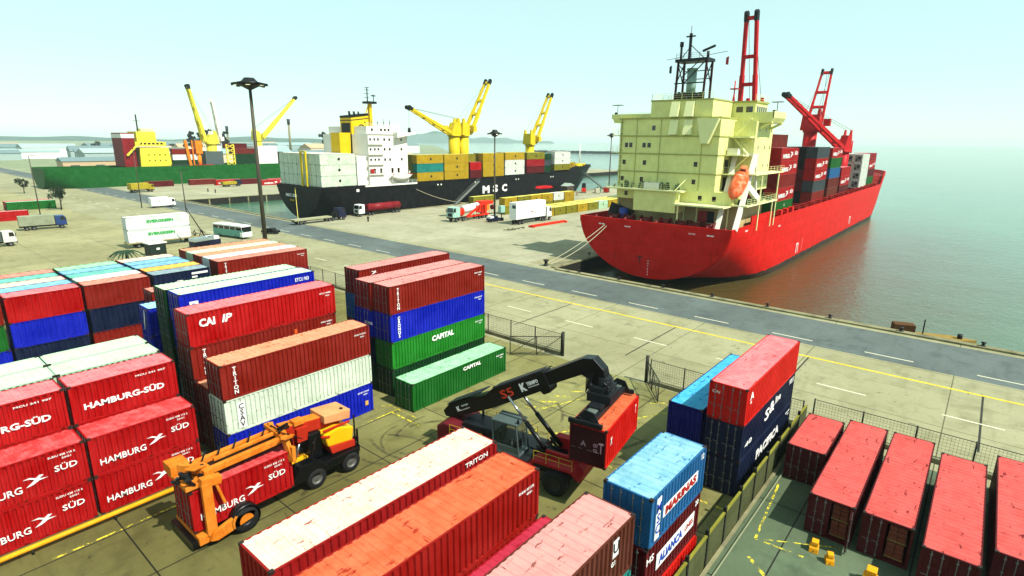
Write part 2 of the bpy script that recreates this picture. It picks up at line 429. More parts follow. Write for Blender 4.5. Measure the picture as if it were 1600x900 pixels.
def slab(name, x0, y0, x1, y1, z, mat, z0=None):
    mb = MB()
    if z0 is None: mb.quad([(x0,y0,z),(x1,y0,z),(x1,y1,z),(x0,y1,z)])
    else: mb.box(x0, y0, z0, x1, y1, z, 0)
    return struct(mb.build(name, mat))
def land(name, x0, y0, x1, y1, top, m):     # quay block: walls of stained concrete, top of its own
    mb = MB(); mb.box(x0, y0, -9, x1, y1, top)
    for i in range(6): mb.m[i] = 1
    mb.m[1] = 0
    return struct(mb.build(name, [m, WALLM], recalc=False))
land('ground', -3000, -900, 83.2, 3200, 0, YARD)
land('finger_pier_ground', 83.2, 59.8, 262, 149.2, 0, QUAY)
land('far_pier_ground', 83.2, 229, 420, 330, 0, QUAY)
slab('road', 47.6, -400, 83.2, 700, .004, APRON)
slab('asphalt_strip', 70.4, -400, 81.4, 700, .008, ASPH)
slab('service_yard_ground', -500, 112, 47.6, 700, .003, concrete('service yard concrete', '#a09c74', '#b4b088', '#767a50', (12, 12), '#6a6848', .6))
slab('side_yard_ground', -60, -80, 47.6, 8.6, .005, YARD2)
mb = MB()
mb.box(82.35, -400, .0, 83.35, 59.0, .22); mb.box(83.35, 59.6, 0, 262, 60.5, .22); mb.box(82.4, 150.4, 0, 83.3, 228.6, .2); mb.box(83.4, 148.4, 0, 262, 149.3, .2); mb.box(83.4, 228.8, 0, 420, 229.7, .2)
struct(mb.build('quay_kerb', EDGE))
# faced strip of darker worn concrete along the finger pier's edge
slab('pier_edge_strip', 84, 60.6, 262, 66.5, .006, EDGE)
for i in range(40):   # rubber fenders on the near quay and the pier
    pass
mb = MB(); mb.box(66.0, -400, .010, 66.35, 64, .013); struct(mb.build('yellow_lane_line', YEL))
mb = MB()
for k in range(-14, 60): mb.box(72.0, k*10+3.6, .012, 72.2, k*10+8.2, .015); mb.box(58.8, k*10+6.0, .010, 59.0, k*10+10.2, .013)
struct(mb.build('white_lane_dashes', WHT))
mb = MB()
for a in (28, 12.5, -2.5, 44): mb.box(53, a, .010, 66, a+.16, .012)
struct(mb.build('dark_slab_joints', plain('joint tar', '#3c3c30', .9)))
# yellow marks in the yard: boxes round the stacks, scuffed hatching
def line(mb, x0, y0, x1, y1, w=.14, z=.008):
    d = Vector((x1-x0, y1-y0, 0)); n = Vector((-d.y, d.x, 0)).normalized()*w/2
    p, q = Vector((x0, y0, z)), Vector((x1, y1, z)); mb.hexa([p-n, p+n, q+n, q-n, p-n+Vector((0,0,.004)), p+n+Vector((0,0,.004)), q+n+Vector((0,0,.004)), q-n+Vector((0,0,.004))])
m, nt, b = newmat('worn yellow paint'); g = coords(nt, world=True); tr = nt.nodes.new('ShaderNodeBsdfTransparent'); mx = nt.nodes.new('ShaderNodeMixShader')
b.inputs['Base Color'].default_value = lin('#cfc02a'); b.inputs['Roughness'].default_value = .8
nt.links.new(ramp(nt, noise(nt, g, 2.2, 8, .75), .48, .57), mx.inputs[0]); nt.links.new(tr.outputs[0], mx.inputs[1]); nt.links.new(b.outputs[0], mx.inputs[2])
nt.links.new(mx.outputs[0], nt.nodes['Material Output'].inputs[0]); WY = m
mb = MB()
line(mb, 4, 36.6, 28.6, 36.6); line(mb, 27.6, 36.6, 27.6, 33); line(mb, 27.6, 38.2, 31, 36.2)
line(mb, 27, 37.9, 28.3, 37.9, .12); line(mb, 28.3, 37.9, 28.3, 34.2, .12)
line(mb, 35, 34.6, 38, 30.6, .14); line(mb, 30, 31, 33, 31, .4); line(mb, 27.6, 26, 33.5, 25.2, .2); line(mb, 33.5, 24, 46, 17, .16); line(mb, 33.6, 8.9+.3, 48, 9.1, .2)
line(mb, 32.5, 20, 33.2, 8.9, .14); line(mb, 34.5, 17.2, 46.8, 17.2, .14); line(mb, 44, 20.5, 47.8, 16.4, .18)
for i in range(6): line(mb, 36+i*1.7, 28.5-i*.3, 37.0+i*1.7, 27.3-i*.3, .25)
line(mb, 35.8, 27.5, 44, 24.5, .12)
struct(mb.build('worn_yellow_yard_lines', WY))
mb = MB()
line(mb, 38.5, 8.0, 31.6, 7.4, .14, .010); line(mb, 31.6, 7.4, 31.8, 4.8, .14, .010); line(mb, 31.6, 7.4, 34, 3.4, .1, .010)
line(mb, 26.5, 3.2, 29.8, 7.2, .2, .010); line(mb, 24, 2.0, 30, -2, .14, .010)
struct(mb.build('yellow_bay_lines', WY))
# rubber scrubbed into circles where the machines turn
m, nt, b = newmat('tyre rubber scrub'); g = coords(nt, world=True); tr = nt.nodes.new('ShaderNodeBsdfTransparent'); mx = nt.nodes.new('ShaderNodeMixShader')
b.inputs['Base Color'].default_value = lin('#26241a'); b.inputs['Roughness'].default_value = .8
nt.links.new(mul(nt, ramp(nt, noise(nt, g, 1.3, 6, .7), .35, .7), .6), mx.inputs[0]); nt.links.new(tr.outputs[0], mx.inputs[1]); nt.links.new(b.outputs[0], mx.inputs[2])
nt.links.new(mx.outputs[0], nt.nodes['Material Output'].inputs[0])
mb = MB()
def arc(mb, cx, cy, r, a0, a1, w, n=24, z=.0135):
    for i in range(n):
        t0 = math.radians(a0+(a1-a0)*i/n); t1 = math.radians(a0+(a1-a0)*(i+1)/n)
        mb.quad([(cx+r*math.cos(t0), cy+r*math.sin(t0), z), (cx+(r+w)*math.cos(t0), cy+(r+w)*math.sin(t0), z), (cx+(r+w)*math.cos(t1), cy+(r+w)*math.sin(t1), z), (cx+r*math.cos(t1), cy+r*math.sin(t1), z)])
R2 = random.Random(3)
for i in range(34):
    cx, cy = R2.choice([(14+R2.random()*9, 27+R2.random()*4), (30+R2.random()*14, 20+R2.random()*12), (24+R2.random()*6, 28+R2.random()*6)])
    a = R2.random()*360; arc(mb, cx, cy, 1.0+R2.random()*5, a, a+30+R2.random()*60, .18+R2.random()*.25, z=.0135+i*.0006)
struct(mb.build('tyre_scrub_marks', m, recalc=False))
# ---------------------------------------------------------------- stacked containers in the yards
WL = plain('white lettering', '#f2f2ee', .6); DL = plain('dark lettering', '#14181c', .6); GL = plain('green lettering', '#1fae4a', .6)
BL = plain('blue lettering', '#1c4fae', .6); RL = plain('red lettering', '#b01818', .6)
G_LEFT = 'containers stacked at the left of the yard'; G_MID = 'containers in the tall middle stack'; G_FRONT = 'containers in the nearest stacks'
G_RIGHT = 'containers stacked beside the panel fence'; G_SIDE = 'containers in the side yard'; G_FAR = 'containers in the far yard block'
H0 = 2.59
def tri(L, big=True):
    return [dict(t='TRITON', x=-L/2+.95, z=1.32, h=2.0, v=True, bold=.02)] + marks(L)
def hs20(bold=False):
    if bold: return [dict(t='HAMBURG-SÜD', x=-.1, z=1.1, h=.5, w=4.6, bold=.03), dict(t='MCU 241 907', x=1.5, z=2.2, h=.12, w=1.8)]
    return [dict(t='HAMBURG', x=-1.35, z=.85, h=.42, w=2.5), dict(kind='bird', x=.55, z=1.15, w=1.15, h=.62), dict(t='SÜD', x=2.0, z=1.45, h=.45, w=1.1),
            dict(t='SUDU 438 115 2', x=1.9, z=2.2, h=.12, w=1.3), dict(t='22G1', x=2.1, z=1.98, h=.1, w=.45)]
# triton / csav / blue stack
A = (14.7, 38.1)
container(A[0], A[1], 0, L40, 'blue', 'bright blue container at the bottom of the stack behind the orange crane truck', G_LEFT, text=[dict(kind='panel', x0=-5.3, x1=-4.55, z0=1.0, z1=1.7, mat='white panel', col='#eaeae6'), dict(t='B', x=-4.92, z=1.35, h=.42, mat=BL), dict(kind='panel', x0=5.3, x1=5.6, z0=.7, z1=1.1, mat='amber panel', col='#d8b060')]+marks(L40))
container(A[0]-.05, A[1], H0, L40, 'white', 'dirty white container with vertical dark letters between a brown and a blue one', G_LEFT, wear=1.15, text=[dict(kind='panel', x0=-5.25, x1=-4.7, z0=.25, z1=2.2, mat='white panel', col='#eaeae6'), dict(t='CSAV', x=-4.97, z=1.22, h=1.75, v=True, mat=DL, dy=-.012)])
container(A[0], A[1], 2*H0, L40, 'peach', 'brown container with vertical white letters on top of the dirty white one', G_LEFT, text=tri(L40), wear=.3)
for k, (h, lb) in enumerate([('brick', 'brown container low in the dark gap behind the dirty white one'), ('peach', 'brown container with a pale peach roof sliver showing behind the dirty white one')]):
    container(14.8, 40.66, k*H0, L40, h, lb, G_LEFT)
for k, (h, lb, tx) in enumerate([('rust', 'rust brown container at the bottom under the long red lettered one', []), ('brick', 'brown container second from the ground under the red lettered one', marks(L40)),
        ('brown', 'brown container with vertical white letters directly under the long red lettered one', tri(L40)+[dict(kind='panel', x0=2.1, x1=2.35, z0=.7, z1=2.0, mat='orange patch', col='#e06a20')]),
        ('red', 'long bright red container with white lettering on top of a brown one', [dict(t='CAI', x=-4.75, z=1.75, h=.62, w=1.15, bold=.04), dict(t='IP', x=-3.3, z=1.75, h=.62, w=.8, it=.25, bold=.03)]+marks(L40))]):
    container(14.75+(.12 if k == 3 else 0), 43.2, k*H0, L40, h, lb, G_LEFT, text=tx)
for k, (h, lb) in enumerate([('grey', 'grey container end at the bottom of the dark slot beside the blue stack'), ('chalk', 'white container end with a dark mark in the slot left of the red lettered one')]):
    t = container(15.9, 46.5, k*H0, L20, h, lb, G_LEFT, text=[dict(kind='end', t='*', y=.2, z=1.7, h=.5, mat=RL)] if k else [])
for k, (h, lb, tx) in enumerate([('grey', 'grey container at the bottom under the blue pale roofed one', []), ('navy', 'dark blue container second from the ground under the blue pale roofed one', []), ('blue', 'blue container third from the ground behind the red lettered one', []),
        ('blue', 'blue container with a pale mint roof behind the long red lettered one', [dict(kind='panel', x0=-5.35, x1=-4.65, z0=1.05, z1=1.85, mat='white panel', col='#eaeae6'), dict(t='B', x=-5.0, z=1.45, h=.42, mat=BL), dict(t='ETCU 903', x=4.8, z=2.0, h=.35, w=1.4), dict(t='45G1', x=4.9, z=1.4, h=.3, w=1.0)])]):
    container(16.6, 49.3, k*H0, L40, h, lb, G_LEFT, text=tx, roof='mint')
for k, lb in enumerate(['dark green container at the ground behind the blue stack', 'dark green container second up behind the blue stack', 'dark green container third up behind the blue stack', 'dark green ended container with pale roof, topmost behind the blue one']):
    container(16.4, 51.86, k*H0, L40, 'dgreen', lb, G_LEFT, roof='mint')
for k, lb in enumerate(['blue container at the ground left of the green ended stack', 'blue container in the middle left of the green ended stack', 'blue container with a white stroke on its end, left of the green ended stack']):
    container(16.3, 56.5, k*H0, L20, 'blue', lb, G_LEFT, text=[dict(kind='end', t='/', y=.1, z=1.3, h=1.9)] if k == 2 else [])
for k, lb in enumerate(['dark red container at the ground behind the blue end', 'dark red container second up behind the blue end', 'dark red container with a pale roof behind the white stroked blue end']):
    container(18.7, 62.6, k*H0, L20, 'brown', lb, G_LEFT)
# hamburg rows on the far left
for c, x0 in enumerate((7.04, .86)):
    side = ['nearest the orange machine', 'next one left', 'farthest left'][c]
    for k in range(2):
        container(x0, 39.1, k*H0, L20, 'cherry', 'red container with white bird emblem, %s row, %s' % (['bottom', 'second'][k], side), G_LEFT, text=hs20(), wear=.2)
    container(x0, 41.65, 0, L20, 'cherry', 'red container at the ground in the rear row, %s' % side, G_LEFT)
    container(x0, 41.65, H0, L20, 'cherry', 'red container at mid height in the rear row, %s' % side, G_LEFT)
    container(x0, 41.65, 2*H0, L20, 'cherry', 'red container with bold white lettering on top, %s' % side, G_LEFT, text=hs20(True), wear=.2, roof='red')
    for k in range(3):
        container(x0+.15, 44.5, k*H0, L20, ['grey', 'teal', 'mint'][k], '%s container, %s tier, row behind the bold lettered one, %s' % (['grey', 'teal', 'mint'][k], ['bottom', 'middle', 'top'][k], side), G_LEFT)
        container(x0+.2, 47.1, k*H0, L20, ['navy', 'navy', 'mint'][k], '%s container, %s tier, second row behind bold lettered one, %s' % (['navy', 'dark blue', 'mint roofed'][k], ['bottom', 'middle', 'top'][k], side), G_LEFT)
# far block
far_rows = [(15.0, L20, ['brown', 'white', 'teal', 'sky', 'green'], 70.4), (8.6, L20, ['red', 'sky', 'cream', 'teal', 'brown'], 70.4), (2.2, L20, ['brown', 'teal', 'cream', 'sky', 'red'], 70.4),
            (21.4, L20, ['navy', 'amber', 'sky', 'sky', 'cream'], 70.4), (29.4, L40, ['brown', 'chalk', 'peach', 'mint', 'peach'], 72.6)]
for ci, (x0, L, hs, y0) in enumerate(far_rows):
    for ri, h in enumerate(hs):
        for k in range(3):
            hh = h if k == 2 else ['brown', 'navy', 'blue', 'green', 'brick'][(ri+k+ci) % 5]
            if ri and k < 2 and ci != 4: continue
            if ri == 0 and ci == 3: hh = 'navy'
            if ri == 0 and ci == 4 and k == 2: hh = 'brown'
            lb = '%s container, %s tier, %s row, %s' % (hh.replace('chalk', 'white').replace('amber', 'brown, yellow roofed').replace('peach', 'brown, peach roofed').replace('cream', 'red, cream roofed').replace('sky', 'light blue'), ['bottom', 'middle', 'top'][k], ['first', 'second', 'third', 'fourth', 'fifth'][ri],
                ['block left of navy', 'second block left', 'third block left', 'navy fronted block', 'long block by mast'][ci])
            tx = []
            if k == 2 and ri == 0 and ci == 3: tx = [dict(t='P', x=-.6, z=.9, h=1.3, w=1.6, it=.5, bold=.02), dict(kind='panel', x0=1.0, x1=2.8, z0=2.0, z1=2.25, mat='white panel', col='#eaeae6'), dict(kind='panel', x0=1.0, x1=1.6, z0=1.6, z1=1.8, mat='white panel', col='#eaeae6')]
            if k == 2 and ri == 0 and ci == 4: tx = tri(L)
            container(x0+R.uniform(-.08, .08), y0+ri*2.5, k*H0, L, hh, lb, G_FAR, lod='lo', text=tx, simple=True)
# middle tall stack
B_ = (29.6, 38.8)
container(B_[0], B_[1], 0, L40, 'dgreen', 'dark green container at the very bottom of the tall middle stack', G_MID)
container(B_[0], B_[1], H0, L40, 'lime', 'bright green lettered container under the blue one in the tall middle stack', G_MID, text=[dict(t='CAPITAL', x=.1, z=1.75, h=.55, w=2.9, bold=.04)]+marks(L40))
container(B_[0], B_[1], 2*H0, L40, 'blue', 'blue container with vertical lettering between brown and green ones', G_MID, text=[dict(t='CRONOS', x=-5.15, z=1.3, h=2.0, v=True, bold=.03)]+marks(L40))
container(B_[0], B_[1], 3*H0, L40, 'brown', 'brown container with vertical white letters on top of the tall middle stack', G_MID, text=tri(L40)[:1]+marks(L40), roof='pink')
for k, (h, lb) in enumerate([('dgreen', 'dark container at the ground in the second row of the middle stack'), ('navy', 'dark blue container second up in the second row of the middle stack'), ('blue', 'blue container third up in the second row of the middle stack'), ('brown', 'brown container on top of the second row of the middle stack')]):
    container(B_[0]-.2, B_[1]+2.5, k*H0, L40, h, lb, G_MID, roof='pink', text=[dict(kind='end', t='CRONOS', y=-.8, z=1.4, h=.25, w=1.2)] if k == 2 else [])
for k, (h, lb) in enumerate([('navy', 'navy container at the ground in the rearmost row of the middle stack'), ('brick', 'brick red container second up in the rearmost row of the middle stack'), ('sky', 'steel blue container third up in the rearmost row of the middle stack'), ('brown', 'brown container on top of the rearmost row of the middle stack')]):
    container(31.7, 46.2, k*H0, L40, h, lb, G_MID, roof='pink', text=[dict(kind='bird', x=-4.3, z=2.1, w=.8, h=.4)] if k == 3 else [])
container(28.75, 35.1, 0, L40, 'green', 'single green lettered container with a pale patchy roof on the ground', G_MID, text=[dict(t='CAPITAL', x=1.2, z=2.1, h=.36, w=2.4, bold=.04)]+marks(L40))
# nearest stacks, bottom of the frame
for k in range(3):
    container(7.55, 17.5, k*H0-(.14 if k == 2 else 0) if k < 2 else 2*H0, L40, 'cream' if k == 2 else 'brown', ['brown container at the ground under the cream roofed one', 'brown container in the middle under the cream roofed one', 'long red container with a cream white roof in the near foreground'][k], G_FRONT, wear=.6, text=[dict(t='TRITON', x=4.6, z=2.2, h=.25, w=1.6)] if k == 2 else [], door='+x')
for k in range(3):
    container(6.99, 14.3, k*H0, L40, 'orange', ['brown red container at the ground under the orange roofed one', 'brown red container in the middle under the orange roofed one', 'long dark red container with a scraped orange roof in the near foreground'][k], G_FRONT, wear=.5, text=marks(L40, z=1.9), roof='orange', door='+x')
for k in range(2):
    container(7.26, 11.72, k*H0, L40, 'magenta', ['red container at the ground under the crimson roofed one', 'crimson roofed container sunk between the orange and the pink roofs'][k], G_FRONT, wear=.3, door='+x')
for k in range(3):
    container(6.94, 9.18, k*H0, L40, ['maroon', 'teal', 'pink'][k], ['maroon container at the ground under the pink roofed one', 'teal container in the middle under the pink roofed one', 'brown container with a pale pink, rust streaked roof in the near foreground'][k], G_FRONT, wear=.5, door='+x',
              text=[dict(kind='panel', x0=4.35, x1=4.8, z0=1.45, z1=2.25, mat='white panel', col='#eaeae6'), dict(t='U', x=4.58, z=1.9, h=.5, mat=DL, dy=-.01), dict(t='G1', x=4.4, z=1.2, h=.22)] if k == 2 else [])
C_ = (20.4, 9.1)
container(C_[0]-.1, C_[1]-.05, 0, L20, 'scarlet', 'scarlet short container with a bird emblem at the bottom beside the fence', G_FRONT, text=[dict(kind='bird', x=-.2, z=1.4, w=1.0, h=.6), dict(t='SÜD', x=1.4, z=1.7, h=.4, w=.9), dict(t='HAMBURG', x=-2, z=1.0, h=.35, w=1.6)])
container(C_[0]-.05, C_[1], H0, L20, 'maroon', 'maroon short container with a white lettered panel under the light blue one', G_FRONT, text=[dict(kind='panel', x0=-1.9, x1=2.4, z0=.85, z1=1.7, mat='white panel', col='#eaeae6'), dict(t='ALIANCA', x=-.35, z=1.27, h=.5, w=2.6, mat=BL, dy=-.012, bold=.04), dict(t='LINES', x=1.75, z=1.27, h=.3, w=1.0, mat=RL, dy=-.012), dict(t='HS', x=-2.6, z=1.9, h=.35, w=.7), dict(t='20', x=2.6, z=2.1, h=.3, w=.4)])
container(C_[0], C_[1]-.05, 2*H0, L20, 'sky', 'short light blue container with red lettering and a pale scratched roof', G_FRONT, wear=.9, text=[dict(kind='panel', x0=-2.5, x1=-2.05, z0=.2, z1=2.35, mat='white panel', col='#eaeae6'), dict(kind='panel', x0=-1.75, x1=2.15, z0=1.0, z1=1.6, mat='white panel', col='#eaeae6'),
            dict(t='MARINAS', x=.2, z=1.3, h=.46, w=3.5, mat=RL, dy=-.012, bold=.05), dict(t='MSC', x=-2.27, z=1.3, h=1.6, v=True, mat=BL, dy=-.012), dict(t='12', x=2.6, z=2.2, h=.3)])
# by the fence
container(34.8, 9.72, 0, L40, 'navy', 'navy container with large white lettering at the bottom beside the panel fence', G_RIGHT, text=[dict(t='PACIFICA', x=.3, z=1.5, h=.75, w=5.4, bold=.05)]+marks(L40))
container(34.8, 9.72, H0, L40, 'navy', 'navy container with a white curly emblem directly under the red one', G_RIGHT, text=[dict(t='S', x=-.8, z=1.5, h=.9, w=1.0, bold=.02), dict(t='&', x=.3, z=1.7, h=.9, w=1.2, bold=.02), dict(t='line', x=1.7, z=1.9, h=.6, w=1.3), dict(t='40', x=-4.6, z=.9, h=.35, w=1.4), dict(t='PCIU 5', x=5.2, z=2.1, h=.4, w=1.2)])
container(34.75, 9.7, 2*H0, L40, 'scarlet', 'scarlet container with a pink scuffed roof on top beside the panel fence', G_RIGHT, wear=.3, roof='red', text=[dict(t='A', x=-5.1, z=1.9, h=.5, w=.7, bold=.05), dict(t='40', x=-5.2, z=1.45, h=.2, w=.3), dict(kind='end', t='CAI', y=.75, z=1.95, h=.2, w=.5)])
for k in range(2):
    container(35.25, 12.65, k*H0, L40, 'royal', ['dark blue container at the ground behind the navy stack', 'dark blue container with a bright sky blue roof behind the red topped stack'][k], G_RIGHT, wear=.15, door='+x')
# side yard, right
container(39.7, 5.66, 0, L20, 'salmon', 'short container with a scuffed salmon red roof next to the panel fence', G_SIDE, wear=.2)
yb = container(34.4, 3.0, 0, L40, 'salmon', 'long salmon roofed container with one door open and brown cargo inside', G_SIDE, opened=True, wear=.15)
container(34.4, .2, 0, L40, 'salmon', 'long salmon roofed container right of the open doored one', G_SIDE, opened=True, wear=.15)
container(33.2, -2.7, 0, L40, 'salmon', 'long salmon roofed container, third from the open doored one', G_SIDE, wear=.15)
container(35.2, -5.6, 0, L40, 'salmon', 'long salmon roofed container, fourth from the open doored one', G_SIDE, wear=.15)
container(34.1, -8.5, 0, L40, 'salmon', 'long salmon roofed container farthest right in the side yard', G_SIDE, wear=.15)
crate = plain('kraft cargo', '#8a4a34', .9); 
def cargo(x, y, z, label):
    mb = MB()
    for k in range(3):
        for j in range(2): mb.box(x+.12, y+.05+j*.42, z+.02+k*.3, x+1.0, y+.44+j*.42, z+.29+k*.3)
    mb.box(x+.1, y, z-.1, x+1.05, y+.9, z, 1)
    tag(mb.build('cargo_bale', [crate, plain('pallet wood', '#9a7a4c', .9)], bevel=.02), label, 'cargo bale', 'bales inside the open containers')
cargo(34.6, 3.25, .26, 'lower reddish brown bale inside the open doored container'); cargo(34.62, 3.27, 1.32, 'upper reddish brown bale inside the open doored container')
cargo(34.6, .45, .26, 'lower reddish brown bale inside the container at the right edge'); cargo(34.62, .43, 1.32, 'upper reddish brown bale inside the container at the right edge')
d = inst('door', cont_meshes(L40, H0, 'hi')['door_a'], yb, [cmats('salmon', .15)[0]], loc=(-6.095+.0, -1.22, 0))
d.matrix_local = Matrix.Translation((-6.1, -1.08, 0)) @ Matrix.Rotation(math.radians(96), 4, 'Z') @ Matrix.Translation((6.095, 1.08, 0))
inst('locking_bar', cont_meshes(L40, H0, 'hi')['door_a_bars'], d, [BARM])
# yellow blocks
yb_m = paint('yellow plastic', '#e8a818', .25, .5, rust='#7a4a10')
def chock(x, y, s, label):
    t = thing('yellow_barrier_block', label, 'barrier block', (x, y, 0), R.random(), 'yellow blocks lying on the side yard')
    mb = MB(); mb.prism([(-.32*s,0),(.32*s,0),(.26*s,.3*s),(.12*s,.42*s),(-.12*s,.42*s),(-.26*s,.3*s)], -.24*s, .24*s, 'y'); mb.build('block', yb_m, t, bevel=.03)
    mb = MB(); mb.prism([(-.2*s,.43*s),(.2*s,.46*s),(.16*s,.72*s),(-.18*s,.66*s)], -.2*s, .16*s, 'y'); mb.build('upper_block', yb_m, t, bevel=.03)
    mb = MB(); mb.tube((-.33*s,0,.14*s),(.33*s,0,.14*s),.03*s,6); mb.build('handle', plain('dark steel', '#22221f', .6, .3), t)
chock(32.8, 4.5, 1.0, 'yellow block left of the pair in front of the open container'); chock(32.3, 3.6, .9, 'small yellow block right of the pair in front of the open container')
chock(32.0, 1.6, 1.35, 'large yellow block at the lower right edge, nearer one'); chock(31.6, .6, 1.3, 'large yellow block at the lower right edge, rearmost one'); chock(31.0, 1.4, 1.1, 'yellow block at the lower right corner of the frame')

# ---------------------------------------------------------------- fences
WIRE = plain('fence wire', '#55594c', .6, .4); POSTM = plain('fence post', '#3f4238', .7, .3); CONC = EDGE
def wire_fence(y0, y1, x, label, group='wire fences along the yard'):
    t = thing('wire_fence', label, 'fence', (x, (y0+y1)/2, 0), 0, group)
    mb = MB(); mb.box(-.16, y0-(y0+y1)/2, 0, .16, y1-(y0+y1)/2, .32); mb.build('kerb', CONC, t)
    L = y1-y0; n = max(1, round(L/3.6)); c = (y0+y1)/2
    for i in range(n+1):
        mb = MB(); yy = y0+i*L/n-c; mb.tube((0, yy, .3), (0, yy, 2.5), .06, 8); mb.build('post', POSTM, t)
    mb = MB(); k = int(L/.22)
    for i in range(k): yy = y0+i*L/k-c; mb.beam((0, yy, .35), (0, yy+.0, 2.4), .012, .012)
    for z in (.5, .75, 1.0, 1.25, 1.5, 1.75, 2.0, 2.2): mb.beam((0, y0-c, z), (0, y1-c, z), .012, .012)
    mb.build('wire_mesh', WIRE, t); mb = MB(); mb.tube((0, y0-c, 2.42), (0, y1-c, 2.42), .03, 6); mb.tube((0, y0-c, .45), (0, y1-c, .45), .025, 6); mb.build('rail', WIRE, t)
wire_fence(33.5, 84, 48.4, 'wire fence on a low kerb left of the open gate')
wire_fence(9.0, 22.6, 48.0, 'wire fence on a low kerb right of the open gate')
wire_fence(-30, 8.4, 49.0, 'wire fence on a low kerb behind the salmon roofed containers')
def gate(p, q, label):
    p = Vector(p); q = Vector(q); d = q-p; L = d.length; a = math.atan2(d.y, d.x)
    t = thing('gate_leaf', label, 'gate', (p.x, p.y, 0), a, 'open yard gate leaves')
    mb = MB(); mb.tube((0,0,0), (0,0,2.75), .17, 10); mb.build('hinge_post', POSTM, t)
    mb = MB()
    for z in (.18, 2.2): mb.tube((.2,0,z), (L,0,z), .05, 8)
    for x in (.2, L/2, L): mb.tube((x,0,.12), (x,0,2.25), .05, 8)
    mb.tube((.2,0,2.2), (L/2,0,.18), .035, 6); mb.tube((L/2,0,2.2), (L,0,.18), .035, 6); mb.build('frame', POSTM, t)
    mb = MB()
    for i in range(int(L/.2)): mb.beam((.2+i*.2,0,.2),(.2+i*.2,0,2.2),.01,.01)
    for i in range(9): mb.beam((.2,0,.4+i*.2),(L,0,.4+i*.2),.01,.01)
    mb.build('wire_mesh', WIRE, t)
gate((48.3, 33.2), (44.6, 37.6), 'dark wire gate leaf swung open near the green container')
gate((48.0, 23.0), (44.4, 20.0), 'dark wire gate leaf swung open behind the hanging red container')
# concrete panel fence dividing the yards
PANEL = paint('fence panel concrete', '#5c6040', .6, .85, rust='#2a2c1a', streak=.5); CAPM = paint('yellow fence cap', '#8e8c3a', .9, .8, rust='#4a4a28')
t = thing('panel_fence', 'concrete panel fence with dark posts between the two yards', 'fence', (16, 8.8, 0))
for i in range(13):
    x0 = i*2.65-2; mb = MB(); mb.box(x0+.12, -.04, .12, x0+2.53, .04, 2.05); mb.box(x0+.12, -.055, .75, x0+2.53, -.04, .8); mb.box(x0+.12, -.055, 1.4, x0+2.53, -.04, 1.45); mb.build('panel', PANEL, t)
    mb = MB(); mb.box(x0-.09, -.09, 0, x0+.09, .09, 2.45); mb.build('post', plain('fence post dark', '#16180f', .8), t)
mb = MB(); mb.box(-2, -.07, 2.05, 32, .07, 2.15); mb.build('cap_rail', CAPM, t)
mb = MB(); mb.box(-2, -.3, 0, 32, -.1, .12); mb.build('kerb', EDGE, t)
# parking kerb in the side yard
t = thing('kerb_rail', 'pale pipe rail lying along the foot of the panel fence', 'rail', (16, 8.15, 0))
mb = MB(); mb.tube((-2, 0, .1), (31, 0, .1), .05, 6); mb.build('pipe', plain('pale pipe', '#8f9478', .7), t)
t = thing('guard_rail', 'yellow tube rail on the ground beside the red bird emblem containers', 'rail', (8, 37.9, 0))
mb = MB(); mb.tube((-9, 0, .45), (4.9, 0, .45), .14, 10); mb.build('tube', yb_m, t)
for x in (-8.5, -4.5, -.5, 3.5):
    mb = MB(); mb.tube((x, 0, 0), (x, 0, .42), .07, 8); mb.build('support', POSTM, t)
